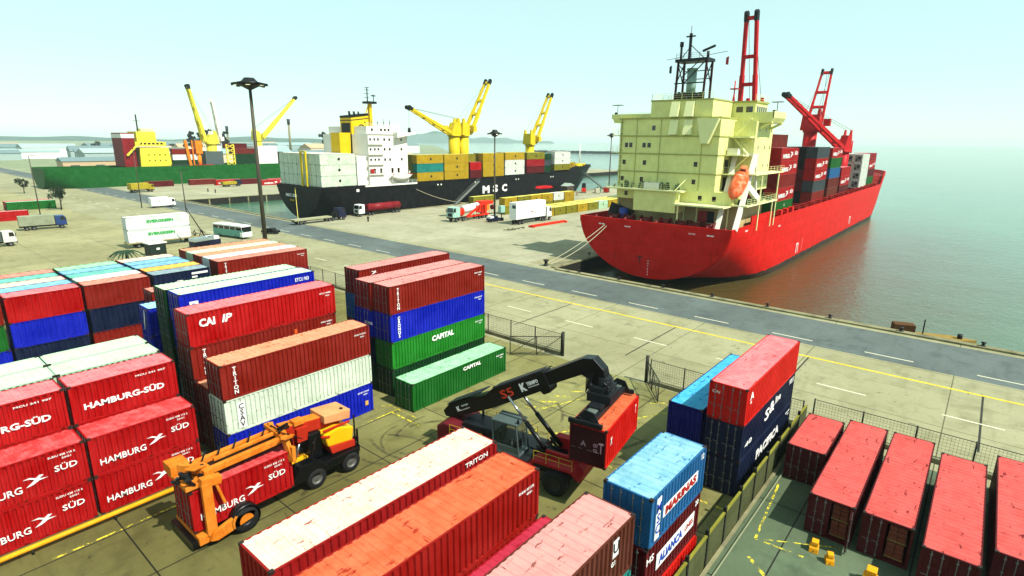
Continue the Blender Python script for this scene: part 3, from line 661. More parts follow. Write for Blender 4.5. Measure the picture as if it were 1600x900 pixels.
# ---------------------------------------------------------------- ships
def sstep(a, b, x):
    t = max(0, min(1, (x-a)/(b-a))); return t*t*(3-2*t)
def hull(name, x0, L, yc, hb, deck, keel, mats, parent, transom_bot, zband, sheer_f, sheer_a=0, stern_len=45, bow_len=45, rake=8, deckmat=1, aft_narrow=1.0, pe=2.0, stern_rake=0, bw=1.1):
    """mats: [paint, boot topping, deck]; one continuous shell from transom to stem"""
    mb = MB(); NS = 90; NZ = 26
    def zd(s): return deck + sheer_a*sstep(stern_len*.55, 0, s)*0 + sheer_f*sstep(L-bow_len*.75, L-bow_len*.62, s)
    rows = []
    for i in range(NS+1):
        s = L*(1-math.cos(PI*i/NS))/2 if False else L*i/NS
        s = L*(i/NS); f = sstep(0, stern_len, s); zb = transom_bot+(keel-transom_bot)*f; e = pe+(9-pe)*f
        top = zd(s); row = []
        t0 = (s-(L-bow_len))/bow_len
        for k in range(NZ+1):
            u = k/NZ                       # 0 at deck, 1 at bottom
            z = top+(zb-top)*(1-math.cos(u*PI/2))**.9 if False else top+(zb-top)*math.sin(u*PI/2)
            tt = (top-z)/(top-zb); w = hb*(aft_narrow+(1-aft_narrow)*f)*(max(0, 1-tt**e))**(1/e)
            x = s
            if t0 > 0:
                hgt = max(0, min(1, (z+3)/(top+3)))            # 1 at deck, 0 at waterline
                p = 1.5+1.5*hgt; w *= max(0, 1-t0**p)**(.85-.25*hgt)
                x = s - rake*(1-hgt)*t0*t0*1.0
            x += stern_rake*max(0, 1-s/18)*(tt)
            row.append((x, w, z))
        rows.append(row)
    k0 = len(mb.v)
    for row in rows:
        for sg in (-1, 1):
            for x, w_, z in row: mb.v.append((x, sg*w_, z))
    def idx(i, sg, k): return k0+i*2*(NZ+1)+(0 if sg < 0 else NZ+1)+k
    for i in range(NS):
        for sg in (-1, 1):
            for k in range(NZ):
                z = (rows[i][k][2]+rows[i][k+1][2])/2
                mi = 0
                f = (idx(i, sg, k), idx(i+1, sg, k), idx(i+1, sg, k+1), idx(i, sg, k+1))
                mb.f.append(f if sg < 0 else f[::-1]); mb.m.append(mi); mb.sm.append(True)
    for k in range(NZ):                                            # transom
        mb.f.append((idx(0, -1, k), idx(0, -1, k+1), idx(0, 1, k+1), idx(0, 1, k))); mb.m.append(0); mb.sm.append(False)
    for i in range(NS):                                            # bottom strip and deck
        mb.f.append((idx(i, -1, NZ), idx(i+1, -1, NZ), idx(i+1, 1, NZ), idx(i, 1, NZ))); mb.m.append(1); mb.sm.append(False)
    o = mb.build('hull', mats[:2], parent, (x0, yc, 0), recalc=False)
    mb = MB()
    for i in range(NS):
        a, b = rows[i][0], rows[i+1][0]
        mb.quad([(a[0], -a[1]+.02, a[2]-bw), (b[0], -b[1]+.02, b[2]-bw), (b[0], b[1]-.02, b[2]-bw), (a[0], a[1]-.02, a[2]-bw)])
    mb.build('deck', mats[2], parent, (x0, yc, 0), recalc=False)
    mb = MB()                                                      # bulwark thickness: inner skin and cap
    for i in range(NS):
        a, b = rows[i][0], rows[i+1][0]
        if a[1] < .4 or b[1] < .4: continue
        for sg in (-1, 1):
            mb.quad([(a[0], sg*(a[1]-.25), a[2]-bw), (b[0], sg*(b[1]-.25), b[2]-bw), (b[0], sg*(b[1]-.25), b[2]+.03), (a[0], sg*(a[1]-.25), a[2]+.03)])
            mb.quad([(a[0], sg*(a[1]-.25), a[2]+.03), (b[0], sg*(b[1]-.25), b[2]+.03), (b[0], sg*(b[1]+.05), b[2]+.03), (a[0], sg*(a[1]+.05), a[2]+.03)])
    w0 = rows[0][0][1]; z = rows[0][0][2]
    mb.box(-.05, -w0-.05, z-bw+.002, .25, w0+.05, z+.035)
    mb.build('bulwark', mats[0], parent, (x0, yc, 0), recalc=False)
    return o
def rail(mb, pts, h=1.05, step=1.8, r=.035, n=3):
    for p, q in zip(pts, pts[1:]):
        p = Vector(p); q = Vector(q); L = (q-p).length; k = max(1, int(L/step))
        for i in range(k+1):
            a = p.lerp(q, i/k); mb.beam(a, a+Vector((0,0,h)), r*1.4, r*1.4)
        for j in range(n):
            z = h*(j+1)/n; mb.beam(p+Vector((0,0,z)), q+Vector((0,0,z)), r, r)
def deck_crane(parent, base, ztop, r, tip, width, mat, black, name='deck_crane', cab=True, hook=True, bw=.9):
    """pedestal + slewing house (part) with jib, cab, hook (sub-parts)"""
    x, y, z0 = base
    mb = MB(); mb.tube((x, y, z0), (x, y, ztop-5.5), r, 16)
    mb.tube((x, y, ztop-5.5), (x, y, ztop-4.9), r*1.18, 16)
    d = Vector((tip[0]-x, tip[1]-y, 0)).normalized(); s = Vector((-d.y, d.x, 0)); ww = width*.62
    c = Vector((x, y, ztop-4.9))
    P = lambda a, b, h: c + d*a*r*1.25 + s*b*ww + Vector((0, 0, h))
    mb.hexa([P(-1,-1,0), P(1,-1,0), P(1,1,0), P(-1,1,0), P(-.85,-.9,4.6), P(.25,-.9,4.6), P(.25,.9,4.6), P(-.85,.9,4.6)])
    for b in (-.75, .75): mb.hexa([P(-.8,b-.14,4.6), P(-.2,b-.14,4.6), P(-.2,b+.14,4.6), P(-.8,b+.14,4.6), P(-.7,b-.14,6.2), P(-.4,b-.14,6.2), P(-.4,b+.14,6.2), P(-.7,b+.14,6.2)])
    root = mb.build(name, mat, parent)
    jb = MB(); a0 = P(1.0, 0, .9); T = Vector(tip); hw = width/2; ax = (T-a0).normalized(); up = s.cross(ax).normalized()
    tw = hw*.62
    pts = []
    for sg in (-1, 1):
        p, q = a0+s*sg*hw, T+s*sg*tw; mid = p.lerp(q, .45)+up*.0
        jb.beam(p, mid, bw*.62, bw*1.0, up=up); jb.beam(mid, q, bw*.55, bw*.72, up=up); pts.append((p, q))
    for t in (.12, .36, .62, .97):
        p, q = pts[0][0].lerp(pts[0][1], t), pts[1][0].lerp(pts[1][1], t); jb.beam(p, q, bw*.6, bw*.7, up=ax)
    j = jb.build('jib', mat, root)
    mb = MB()
    for sg in (-1, 1): mb.tube(T+s*sg*tw+ax*.2-s*.3, T+s*sg*tw+ax*.2+s*.3, bw*.62, 10); mb.beam(T+s*sg*tw-ax*1.3, T+s*sg*tw+ax*.6, bw*.66, bw*.9, up=up)
    mb.build('jib_head', black, root)
    mb = MB()
    for sg in (-.6, .6): mb.tube(P(-.5, sg, 6.2), T+s*sg*tw, .05, 4)
    mb.build('luffing_rope', black, root)
    if hook:
        mb = MB(); h = T-Vector((0,0,hook if not isinstance(hook, bool) else 7)); mb.tube(T, h, .05, 4); mb.tube(h, h-Vector((0,0,1.6)), .45, 8, .6); mb.tube(h-Vector((0,0,1.6)), h-Vector((0,0,2.6)), .2, 6); mb.build('hook', black, root)
    if cab:
        mb = MB(); q = P(.9, -1.45, 1.5); mb.box(q.x-.9, q.y-.9, q.z-.2, q.x+.9, q.y+.9, q.z+1.9); mb.build('cab', mat, root)
    return root
def win(parent, x, y, z, w, h, face='-x', mat=None, frame=None):
    """window: rounded frame standing proud and a dark pane"""
    f = MB(); g = MB(); d = .05; t = .09
    if face == '-x':
        f.box(x-d, y-w/2-t, z-h/2-t, x+.02, y+w/2+t, z-h/2); f.box(x-d, y-w/2-t, z+h/2, x+.02, y+w/2+t, z+h/2+t)
        f.box(x-d, y-w/2-t, z-h/2, x+.02, y-w/2, z+h/2); f.box(x-d, y+w/2, z-h/2, x+.02, y+w/2+t, z+h/2); g.box(x-.02, y-w/2, z-h/2, x+.01, y+w/2, z+h/2)
    else:
        f.box(x-w/2-t, y-d, z-h/2-t, x+w/2+t, y+.02, z-h/2); f.box(x-w/2-t, y-d, z+h/2, x+w/2+t, y+.02, z+h/2+t)
        f.box(x-w/2-t, y-d, z-h/2, x-w/2, y+.02, z+h/2); f.box(x+w/2, y-d, z-h/2, x+w/2+t, y+.02, z+h/2); g.box(x-w/2, y-.02, z-h/2, x+w/2, y+.01, z+h/2)
    o = f.build('window', frame, parent); g.build('pane', mat or glass_dark(), o); return o

def hullpaint(name, col, low, zb, **kw):
    m = paint(name, col, **kw); nt = m.node_tree; b = nt.nodes['Principled BSDF']; src = b.inputs['Base Color'].links[0].from_socket
    g = nt.nodes.new('ShaderNodeNewGeometry'); sx = nt.nodes.new('ShaderNodeSeparateXYZ'); nt.links.new(g.outputs['Position'], sx.inputs[0])
    n = noise(nt, coords(nt, (.3,.3,1), world=True), 1.5, 6); z = mul(nt, sx.outputs[2], mul(nt, n, .9), 'ADD')
    c = mixc(nt, ramp(nt, n, .35, .65), lin(low), tuple(x*1.8 for x in lin(low)[:3])+(1,))
    cb = nt.nodes.new('ShaderNodeCombineXYZ'); nt.links.new(mul(nt, sx.outputs[0], sx.outputs[1], 'ADD'), cb.inputs[0]); nt.links.new(sx.outputs[2], cb.inputs[1])
    br = N(nt, 'ShaderNodeTexBrick'); br.inputs['Scale'].default_value = 1; br.inputs['Brick Width'].default_value = 8.5; br.inputs['Row Height'].default_value = 2.3; br.inputs['Mortar Size'].default_value = .05
    br.inputs['Color1'].default_value = (1,1,1,1); br.inputs['Color2'].default_value = (.9,.9,.9,1); br.inputs['Mortar'].default_value = (.62,.62,.62,1); nt.links.new(cb.outputs[0], br.inputs['Vector'])
    src = mixc(nt, .8, src, mixc(nt, 1, src, br.outputs['Color'], 'MULTIPLY'))
    vs = coords(nt, (1.2,1.2,.12), world=True); src = mixc(nt, mul(nt, ramp(nt, noise(nt, vs, 1.3, 6, .65), .58, .72), .45), src, deep(kw.get('rust', '#4a2412')))
    nt.links.new(mixc(nt, ramp(nt, z, zb, zb+.12, True), src, c), b.inputs['Base Color']); return m
# ======================= red container ship
REDP = hullpaint('ship red paint', '#d61c08', '#2c221c', -.9, wear=.12, rough=.45, var=.1, spec=.03, streak=.3, rust='#5a1a10')
BOOT = paint('boot topping', '#2c221c', .9, .7, .3, rust='#5a4a3c')
RDECK = paint('red deck', '#8e2016', .5, .7); CREAM = paint('cream superstructure', '#eaeaa4', .35, .5, .08, rust='#8a6a30', streak=.4)
CREAM2 = paint('cream trim', '#f2f2b8', .1, .5, .05, streak=.1); PALE = paint('pale cabin wall', '#c9b98a', .4, .6, .1, rust='#8a5a3a', streak=.4)
WPAINT = paint('ship white', '#eceae0', .1, .45, .05, streak=.15, rust='#a08060'); BLK = plain('black steel', '#111214', .5, .3)
CRED = paint('crane red', '#c81420', .15, .45, .1, rust='#5a1418'); DST = plain('dark deck gear', '#26302a', .6, .3, var=.4)
GRND = plain('green deck gear', '#3c5a3a', .6, .1, var=.3)
SX, SYC = 93.0, 46.2
ship = thing('container_ship', 'red container ship with a cream yellow bridge moored stern to the near quay', 'ship', (0, 0, SEA))
ship.location = (0, 0, 0)
hull('hull', SX, 196, SYC, 14.6, 8.9, -11, [REDP, BOOT, RDECK], ship, -1.35, -1.5, 3.6, stern_len=42, bow_len=62, rake=12)
# notches in the bulwark beside the first bay: raised red side blocks with dark openings
mb = MB()
for x0 in (113.5, 120.6, 124.6, 128.6): mb.box(x0, 31.7, 8.4, x0+1.2, 32.6, 9.9+(x0 > 120)*.0)
mb.box(103, 31.72, 8.9, 114.6, 31.95, 10.3)
mb.build('side_bulwark_block', REDP, ship)
mb = MB()
for i in range(16): mb.box(134+i*6.6, 31.9, 7.9, 134.9+i*6.6, 33.4, 9.6)
mb.box(133, 32.9, 8.0, 238, 33.5, 8.7); mb.build('hatch_coaming', RDECK, ship)
for x0, x1 in ((118.8, 132.5), (148, 161.5), (163.6, 177), (178, 191.4), (209, 222.3), (224, 237.3)):
    mb = MB(); mb.box(x0, 33.6, 7.8, x1, 58.8, 8.85); mb.build('hatch_cover', RDECK, ship)
# superstructure
b = MB()
b.box(97, 33.6, 12.45, 104, 55.4, 14.6)              # lower tier
b.box(97, 36.6, 14.6, 113, 55.4, 26.8)               # main tower
b.box(103.5, 32.9, 14.6, 113, 36.6, 26.4)            # recessed starboard stair wing
b.box(97, 38.2, 26.8, 106, 49.4, 29.8)               # bridge house aft part
b.box(106, 34.2, 26.8, 112.5, 52.5, 29.7)            # wheelhouse
b.build('accommodation_block', CREAM, ship)
b = MB(); b.box(100.2, 33, 7.8, 112, 57, 12.42); b.build('deck_house', PALE, ship)
b = MB(); b.box(95.2, 42.6, 10.6, 99.8, 50.8, 14.2); b.build('aft_locker', CREAM, ship)
b = MB()                                             # floor bands, a darker tone painting in the shadow line at each deck
for z in (17.5, 20.7, 23.8): b.box(96.86, 36.5, z-.09, 113.1, 55.52, z+.09)
b.box(96.8, 36.5, 26.75, 113.2, 55.6, 26.98); b.box(96.85, 38.1, 29.7, 106.1, 49.5, 29.93); b.box(105.8, 34.0, 29.6, 112.8, 52.7, 29.9)
b.build('floor_band', paint('floor band olive', '#b4b470', .3, .6), ship)
b = MB()
b.box(94.6, 41.5, 14.3, 97, 56.5, 14.55); b.box(97.2, 30.9, 12.4, 114, 33.6, 12.62); b.box(93.8, 33.6, 12.2, 100, 42.4, 12.43); b.box(97, 55.4, 12.3, 110, 57.5, 12.5)
b.box(99.5, 33.2, 17.4, 104, 36.6, 17.6); b.box(100, 33.4, 20.6, 104, 36.6, 20.8); b.box(101.2, 33, 23.6, 104, 36.6, 23.8)
b.box(100, 30.9, 17.5, 116, 33.2, 17.7); b.box(108, 55.4, 17.5, 113, 57.8, 17.7); b.box(98, 55.5, 20.7, 104, 57.6, 20.85); b.box(98, 55.5, 23.8, 104, 57.6, 23.95)
b.build('deck_platform', CREAM2, ship)
b = MB()   # bridge wings
b.prism([(31.0,26.2),(36.8,25.9),(36.8,27.0),(30.6,27.0)], 104.6, 111.6, 'x'); b.prism([(57.9,26.2),(52,25.9),(52,27.0),(58.3,27.0)], 99, 106.6, 'x')
b.box(97.4, 49.4, 26.9, 97.6, 57.6, 27.7)
b.box(104.6, 30.6, 27, 104.75, 37, 27.9); b.box(104.6, 30.6, 27, 111.6, 30.75, 28.0)
b.beam((105.2, 30.9, 26.2), (105.2, 37.2, 23.0), .5, .35); b.beam((110.8, 30.9, 26.2), (110.8, 37.2, 23.0), .5, .35)
b.build('bridge_wing', CREAM, ship)
b = MB()
for y in (34.5, 40, 43, 56.6): b.tube((100.0 if y > 40 else 98.6, y, 7.8), (100.0 if y > 40 else 98.6, y, 12.4), .12, 6)
b.tube((95.0, 42.0, 7.8), (95.0, 42.0, 14.3), .16, 6)
for x in (104, 113.6): b.tube((x, 31.1, 7.8), (x, 31.1, 17.5), .12, 6)
b.tube((111.5, 31.1, 7.8), (111.5, 31.1, 12.5), .12, 6)
b.beam((97.2, 41.2, 17.2), (95.0, 42.8, 14.6), .12, .12)
for y in (33.3, 35.1, 36.9): b.tube((103.6, y, 14.6), (103.6, y, 26.4), .13, 6)
b.build('stanchion', CREAM2, ship)
# stairs on the recessed wing
b = MB()
for z, sg in ((14.7, 1), (17.7, -1), (20.8, 1), (23.8, -1)):
    y0, y1 = (33.4, 36.2) if sg > 0 else (36.2, 33.4)
    b.beam((102.4, y0, z), (102.4, y1, z+2.9), .7, .12); b.beam((102.1, y0, z+1), (102.1, y1, z+3.9), .05, .05)
b.build('outside_stair', CREAM2, ship)
b = MB()
rail(b, [(94.7,41.6,14.55),(94.7,56.4,14.55)]); rail(b, [(93.9,33.7,12.43),(93.9,42.3,12.43)]); rail(b, [(97.3,31,12.62),(113.9,31,12.62),(113.9,33.5,12.62)])
rail(b, [(99.6,33.3,17.6),(99.6,36.4,17.6)]); rail(b, [(100.1,33.5,20.8),(100.1,36.5,20.8)]); rail(b, [(101.3,33.1,23.8),(101.3,36.5,23.8)])
rail(b, [(100.1,31,17.7),(115.9,31,17.7)]); rail(b, [(98.1,57.5,20.85),(103.9,57.5,20.85)]); rail(b, [(98.1,57.5,23.95),(103.9,57.5,23.95)])
rail(b, [(97.1,49.6,26.98),(97.1,55.4,26.98)], .9); rail(b, [(97.1,38.3,29.93),(97.1,49.4,29.93),(106,49.4,29.93)]); rail(b, [(106,34.3,29.9),(112.6,34.3,29.9)])
b.build('guard_rail', CREAM2, ship)
for z, ys in ((25.2, (48.6,)), (22.2, (53.9, 53.0, 50.3, 49.3)), (19.1, (54.2, 50.0, 40.3)), (16.1, (54.4, 50.4, 40.4)), (13.4, (53.4, 39.0, 36.5))):
    for y in ys: win(ship, 97, y, z, .7, .85, '-x', frame=CREAM2)
for y in (35.6, 34.7): win(ship, 106, 36.9 if y > 35 else 35.2, 28.3, 1.2, 1.3, '-x', frame=CREAM2)
for i in range(5): win(ship, 107+i*1.15, 34.2, 28.4, .95, 1.2, '-y', frame=CREAM2)
for z in (15.8, 18.8, 22, 25): 
    for x in (105.5, 109, 112): win(ship, x, 32.9, z, .5, .7, '-y', frame=CREAM2)
b = MB()   # ventilation louvre boxes on the tower's aft face
for y in (44.7, 42.1):
    for z in (28.3, 25.3): b.hexa([(96.1,y-.75,z-1.25),(96.99,y-.75,z-1.25),(96.99,y+.75,z-1.25),(96.1,y+.75,z-1.25),(96.75,y-.75,z+1.25),(96.99,y-.75,z+1.25),(96.99,y+.75,z+1.25),(96.75,y+.75,z+1.25)])
b.build('vent_hood', paint('vent cream', '#f6f6c0', .05, .5, .05, streak=.1), ship)
b = MB(); b.prism([(36.6,26.7),(40.3,26.7),(39.4,22.6),(38.2,22.6)], 95.9, 96.85, 'x'); b.build('corner_bracket', CREAM2, ship)
for y, z in ((36.3, 16), (36.2, 19)): 
    b = MB(); b.box(100.4, y-.02, z-1.2, 101.1, y+.3, z+.9); b.build('doorway', BLK, ship)
def deck_gear(x, y, z, lb): pass
b = MB(); b.box(95.3, 46.0, 14.56, 96.4, 49.0, 15.7); b.build('white_locker', WPAINT, ship)
b = MB(); b.box(99.8, 37.4, 20.81, 101.6, 40.2, 21.9) if 0 else b.box(100.6, 34.6, 20.81, 101.8, 36.4, 21.8); b.build('white_locker', WPAINT, ship)
b = MB()
for i in range(26):
    y = 42.5+R.random()*13; b.tube((95.3+R.random(), y, 14.56), (95.3+R.random(), y+R.uniform(-.4,.4), 14.9+R.random()*.9), .1+R.random()*.25, 6)
b.build('deck_machinery', GRND, ship)
b = MB()
for i in range(30):
    y = 31.3+R.random()*2; x = 98+R.random()*15; b.tube((x, y, 12.63), (x+R.uniform(-.4,.4), y, 12.9+R.random()*.8), .12+R.random()*.25, 6)
b.build('deck_machinery', GRND, ship)
b = MB()
for y in (54.5, 51.5, 48, 44.2, 41, 38.5, 36.2):
    b.tube((95.2, y-.9, 8.9), (95.2, y+.9, 8.9), .55, 10); b.tube((95.2, y-1.0, 8.9), (95.2, y-.9, 8.9), .85, 10); b.tube((95.2, y+.9, 8.9), (95.2, y+1.0, 8.9), .85, 10); b.box(94.6, y-1.2, 7.8, 96, y+1.2, 8.3)
for i in range(9):
    y = 33+i*3.1; b.tube((93.9, y, 7.8), (93.9, y, 9.2), .22, 8)
b.build('mooring_winch', plain('winch red', '#7a1410', .6, .2, var=.3), ship)
b = MB(); b.tube((96.5, 53.4, 7.8), (96.5, 53.4, 10.6), .8, 12); b.build('blue_tank', plain('tank blue', '#1448a0', .5), ship)
b = MB(); b.box(100.0, 38.6, 8.9, 100.18, 40.3, 10.9); b.build('red_door', plain('door red', '#b01818', .5), ship)
b = MB(); b.box(100.0, 37.4, 8.9, 100.18, 38.55, 10.9); b.build('doorway', BLK, ship)
b = MB()
for i in range(8): b.tube((98.7, 54.5-i*.3, 8+i*.25), (97.5+i*.2, 57.5, 9+i*.3), .22, 7)
b.build('stowed_fender', BLK, ship)
# white stencil marks on the hull
for x, z, t in ((136, 0.3, 'П'), (193, .9, 'П'), (120, 6.9, '='), (100.3, 8.1, '=')): letter(ship, t, (x, 31.55, z), 2.2 if t == 'П' else .25, 1.6 if t == 'П' else 1.4, '-y')
letter(ship, 'T', (92.97, 47.6, 2.0), 1.2, 1.2, '-x', BLK); 
for y, t in ((56, '--'), (50.5, '--'), (38.2, '=='), (35, '--')): letter(ship, t, (92.97, y, 7.7), .22, 1.2, '-x')
# radar mast with exhaust pipe on the bridge top
MAST = paint('mast dark red', '#4a1020', .2, .5); STEEL = plain('pale exhaust steel', '#9fb8ae', .4, .3); DMAST = plain('mast black', '#141820', .5, .3)
b = MB()
for y in (47.4, 42.2):
    for x in (102, 105): b.beam((x, y, 29.9), (x+.2*(1 if x < 103 else -1), y-.1, 36.8), .32, .32)
b.build('funnel_tripod', MAST, ship)
b = MB()
b.box(101.8, 41.8, 36.6, 105.2, 47.8, 37.1)
for y in (47.4, 42.2): b.beam((102.1, y, 33), (104.9, y, 36.6), .14, .14); b.beam((104.9, y, 33), (102.1, y, 36.6), .14, .14)
b.box(101.9, 42.0, 32.9, 102.1, 47.7, 33.1); b.box(101.9, 42.0, 30.0, 102.3, 47.6, 31.3)
b.beam((102, 42.2, 36.6), (102, 46.0, 32.9), .16, .16); b.beam((102, 43.4, 36.6), (102, 46.4, 34), .14, .14); b.beam((102, 47.4, 36.4), (102, 46, 35), .14, .14)
for z in (33.8, 35.2): b.box(104.8, 42.0, z, 105, 47.6, z+.14)
b.beam((103, 45.7, 37), (103, 45.7, 41.4), .4, .4); b.beam((103, 47.3, 37), (103, 47.3, 39.7), .3, .3); b.box(102.8, 44.9, 40.8, 103.2, 46.5, 41.0)
b.beam((103, 45.6, 39.5), (103, 42.8, 37), .12, .12); b.beam((103, 45.8, 39), (103, 47.3, 37.2), .1, .1); b.tube((103, 42.3, 37), (103, 42.3, 38.2), .25, 8); b.tube((103, 47.3, 39.3), (103, 47.3, 40.1), .35, 8)
b.beam((103, 47.6, 37.5), (103, 50, 37.3), .07, .07); b.beam((103, 42.0, 37.6), (103, 38.9, 37.9), .07, .07); b.tube((103, 45.7, 41.4), (103, 45.7, 42.6), .05, 5)
rail(b, [(101.9,41.9,37.1),(101.9,47.7,37.1)], .9, 1.2)
for i in range(14): y = 42.5+R.random()*5; b.tube((101.6, y, 29.93), (101.6+R.uniform(-.5,.5), y+R.uniform(-.6,.6), 30.6+R.random()), .16+R.random()*.2, 6)
mastd = b.build('mast', DMAST, ship)
b = MB(); b.beam((103.0, 43.3, 38.3), (102.4, 40.9, 38.9), .25, .35); b.build('radar_scanner', DMAST, mastd)
b = MB(); b.tube((103.6, 45.2, 29.9), (103.6, 45.2, 35.3), .85, 16); b.tube((103.6, 45.2, 35.3), (103.6, 45.2, 35.6), .95, 16); b.build('exhaust_pipe', STEEL, ship)
for y, z, c, nm in ((49.2, 35.8, BLK, 'signal_pennant'), (38.9, 36.6, None, 'signal_flag')):
    b = MB(); b.hexa([(103,y-.3,z-.9),(103.05,y-.3,z-.9),(103.25,y+.25,z-.8),(103.2,y+.25,z-.8),(103,y-.3,z+.5),(103.05,y-.3,z+.5),(103.25,y+.25,z+.3),(103.2,y+.25,z+.3)]); b.build(nm, c or plain('flag red', '#b01838', .7), ship)
b = MB(); b.tube((124.9, 45, 22), (125, 45, 35.2), .22, 8, .12)
for k in (-1, 1): b.tube((124.9, 45+k*1.1, 24), (125, 45, 33), .08, 5)
b.box(124.4, 44.2, 33.5, 125.6, 45.8, 33.7); b.build('signal_mast', CRED, ship)
for (y, z, x) in ((57.6, 27, 99.5), (31.2, 27.2, 108)):
    b = MB(); b.tube((x, y, z), (x, y, z+2.4), .06, 6); b.box(x-.6, y-.9, z+2.4, x+.6, y+.9, z+2.5); b.tube((x, y+.3, z), (x+.4, y+.6, z+1.1), .25, 8); b.build('searchlight_mast', DMAST, ship)
# cranes of the red ship
deck_crane(ship, (140, 46, 8), 31.5, 1.7, (135.2, 46.6, 49.6), 3.6, CRED, BLK, hook=False, bw=1.15)
deck_crane(ship, (195.5, 46, 8), 31.5, 1.9, (206.5, 46.2, 44.6), 4.2, CRED, BLK, hook=12, bw=1.0)
deck_crane(ship, (205.5, 38.2, 8), 25.6, 1.7, (172.7, 48.0, 35.6), 1.9, CRED, BLK, hook=False, bw=1.05)
b = MB(); b.tube((262, 46, 10), (262, 46, 24), .4, 8, .2); b.box(260, 44, 12, 264, 48, 18); b.build('foremast', CRED, ship)

# draught marks and plate clutter
for i in range(6): letter(ship, str(9-i), (92.97, 45.9, 1.9-i*.5), .28, .2, '-x'); letter(ship, str(9-i), (140, 31.56, 1.9-i*.5), .28, .2, '-y')
b = MB()
for x in (98, 101.5, 105): 
    for z in (14.7, 17.6, 20.8, 23.9): b.beam((96.9, 55.0, z), (96.9, 55.0, z+2.8), .06, .06)
for z in range(14, 27): b.box(96.82, 54.7, z+.2, 96.9, 55.3, z+.26)
for y in (39.5, 47.2, 51.9): b.tube((96.9, y, 14.6), (96.9, y, 26.7), .05, 6)
b.build('ladder_and_pipes', paint('floor band olive', '#b4b470', .3, .6), ship)
b = MB()
for i in range(22): x = 119+i*5.2; b.box(x, 31.95, 8.9, x+.1, 32.05, 9.9)
b.beam((104, 32, 9.9), (234, 32, 9.9), .06, .06); b.beam((104, 32, 9.4), (234, 32, 9.4), .05, .05); b.build('deck_rail', REDP, ship)

# lifeboat on its ramp
lb = thing('lifeboat', 'orange enclosed lifeboat hanging between white davit rails on the red ship', 'lifeboat', (0, 0, 0))
ax = Vector((-6.3, -.3, -5.0)).normalized(); up = Vector((-.6, -.25, 1)); up = (up-ax*up.dot(ax)).normalized(); sd_ = ax.cross(up)
c0 = Vector((99.1, 33.3, 16.2)); b = MB(); n = 14; secs = []
for i in range(13):
    t = -1+2*i/12; r_ = max(.04, (1-abs(t)**2.6))**.6; row = []
    for k in range(n):
        a = 2*PI*k/n; row.append(c0+ax*t*3.9+sd_*math.cos(a)*1.35*r_+up*(math.sin(a)*1.25*r_*(1.1 if math.sin(a) > 0 else .95)))
    secs.append(row)
for r_ in secs: b.v += [tuple(q) for q in r_]
for i in range(12):
    for k in range(n): j = (k+1) % n; b.f.append((i*n+k, i*n+j, (i+1)*n+j, (i+1)*n+k)); b.m.append(0); b.sm.append(True)
for i0 in (0, 12): b.f.append(tuple(i0*n+k for k in range(n))); b.m.append(0); b.sm.append(False)
b.build('hull', paint('lifeboat orange', '#e8642c', .1, .45, .1, fade='#f0b890'), lb)
b = MB(); q = c0-ax*2.2+up*1.15; b.hexa([q-ax*.7-sd_*.6-up*.3, q+ax*.7-sd_*.6-up*.3, q+ax*.7+sd_*.6-up*.3, q-ax*.7+sd_*.6-up*.3, q-ax*.4-sd_*.45+up*.5, q+ax*.4-sd_*.45+up*.5, q+ax*.4+sd_*.45+up*.5, q-ax*.4+sd_*.45+up*.5]); tw = b.build('steering_cab', paint('lifeboat orange', '#e8642c'), lb)
q = q+ax*.58+up*.1; b = MB(); b.hexa([q-sd_*.42-up*.18, q+ax*.06-sd_*.42-up*.18, q+ax*.06+sd_*.42-up*.18, q+sd_*.42-up*.18, q-sd_*.38+up*.22-ax*.08, q+ax*.0-sd_*.38+up*.22, q+ax*.0+sd_*.38+up*.22, q+sd_*.38+up*.22-ax*.08]); b.build('window', glass_dark(), tw)
b = MB(); q = c0+up*1.22+ax*.6; b.hexa([q-ax*1.2-sd_*.3-up*.1, q+ax*1.2-sd_*.3-up*.1, q+ax*1.2+sd_*.3-up*.1, q-ax*1.2+sd_*.3-up*.1, q-ax*1.2-sd_*.3+up*.12, q+ax*1.2-sd_*.3-up*.0, q+ax*1.2+sd_*.3-up*.0, q-ax*1.2+sd_*.3+up*.12]); b.build('hatch', WPAINT, lb)
b = MB()
for (f, t_) in (((95,34.9,8.0),(103,35.7,20.8)), ((95,31.8,8.6),(103,32.3,20.8))): b.beam(f, t_, .75, .55)
b.beam((103,35.9,20.8),(103,31.9,20.8),.45,.4); b.beam((103,35.7,20.8),(103.5,35.9,12.5),.3,.3); b.beam((103,32.3,20.8),(103.5,31.6,12.6),.3,.3); b.beam((99.5,31.9,15.6),(104,31.4,13.2),.6,1.0); b.beam((99.5,35.2,15),(104,35.2,13),.3,.5)
b.build('lifeboat_davit', WPAINT, ship)

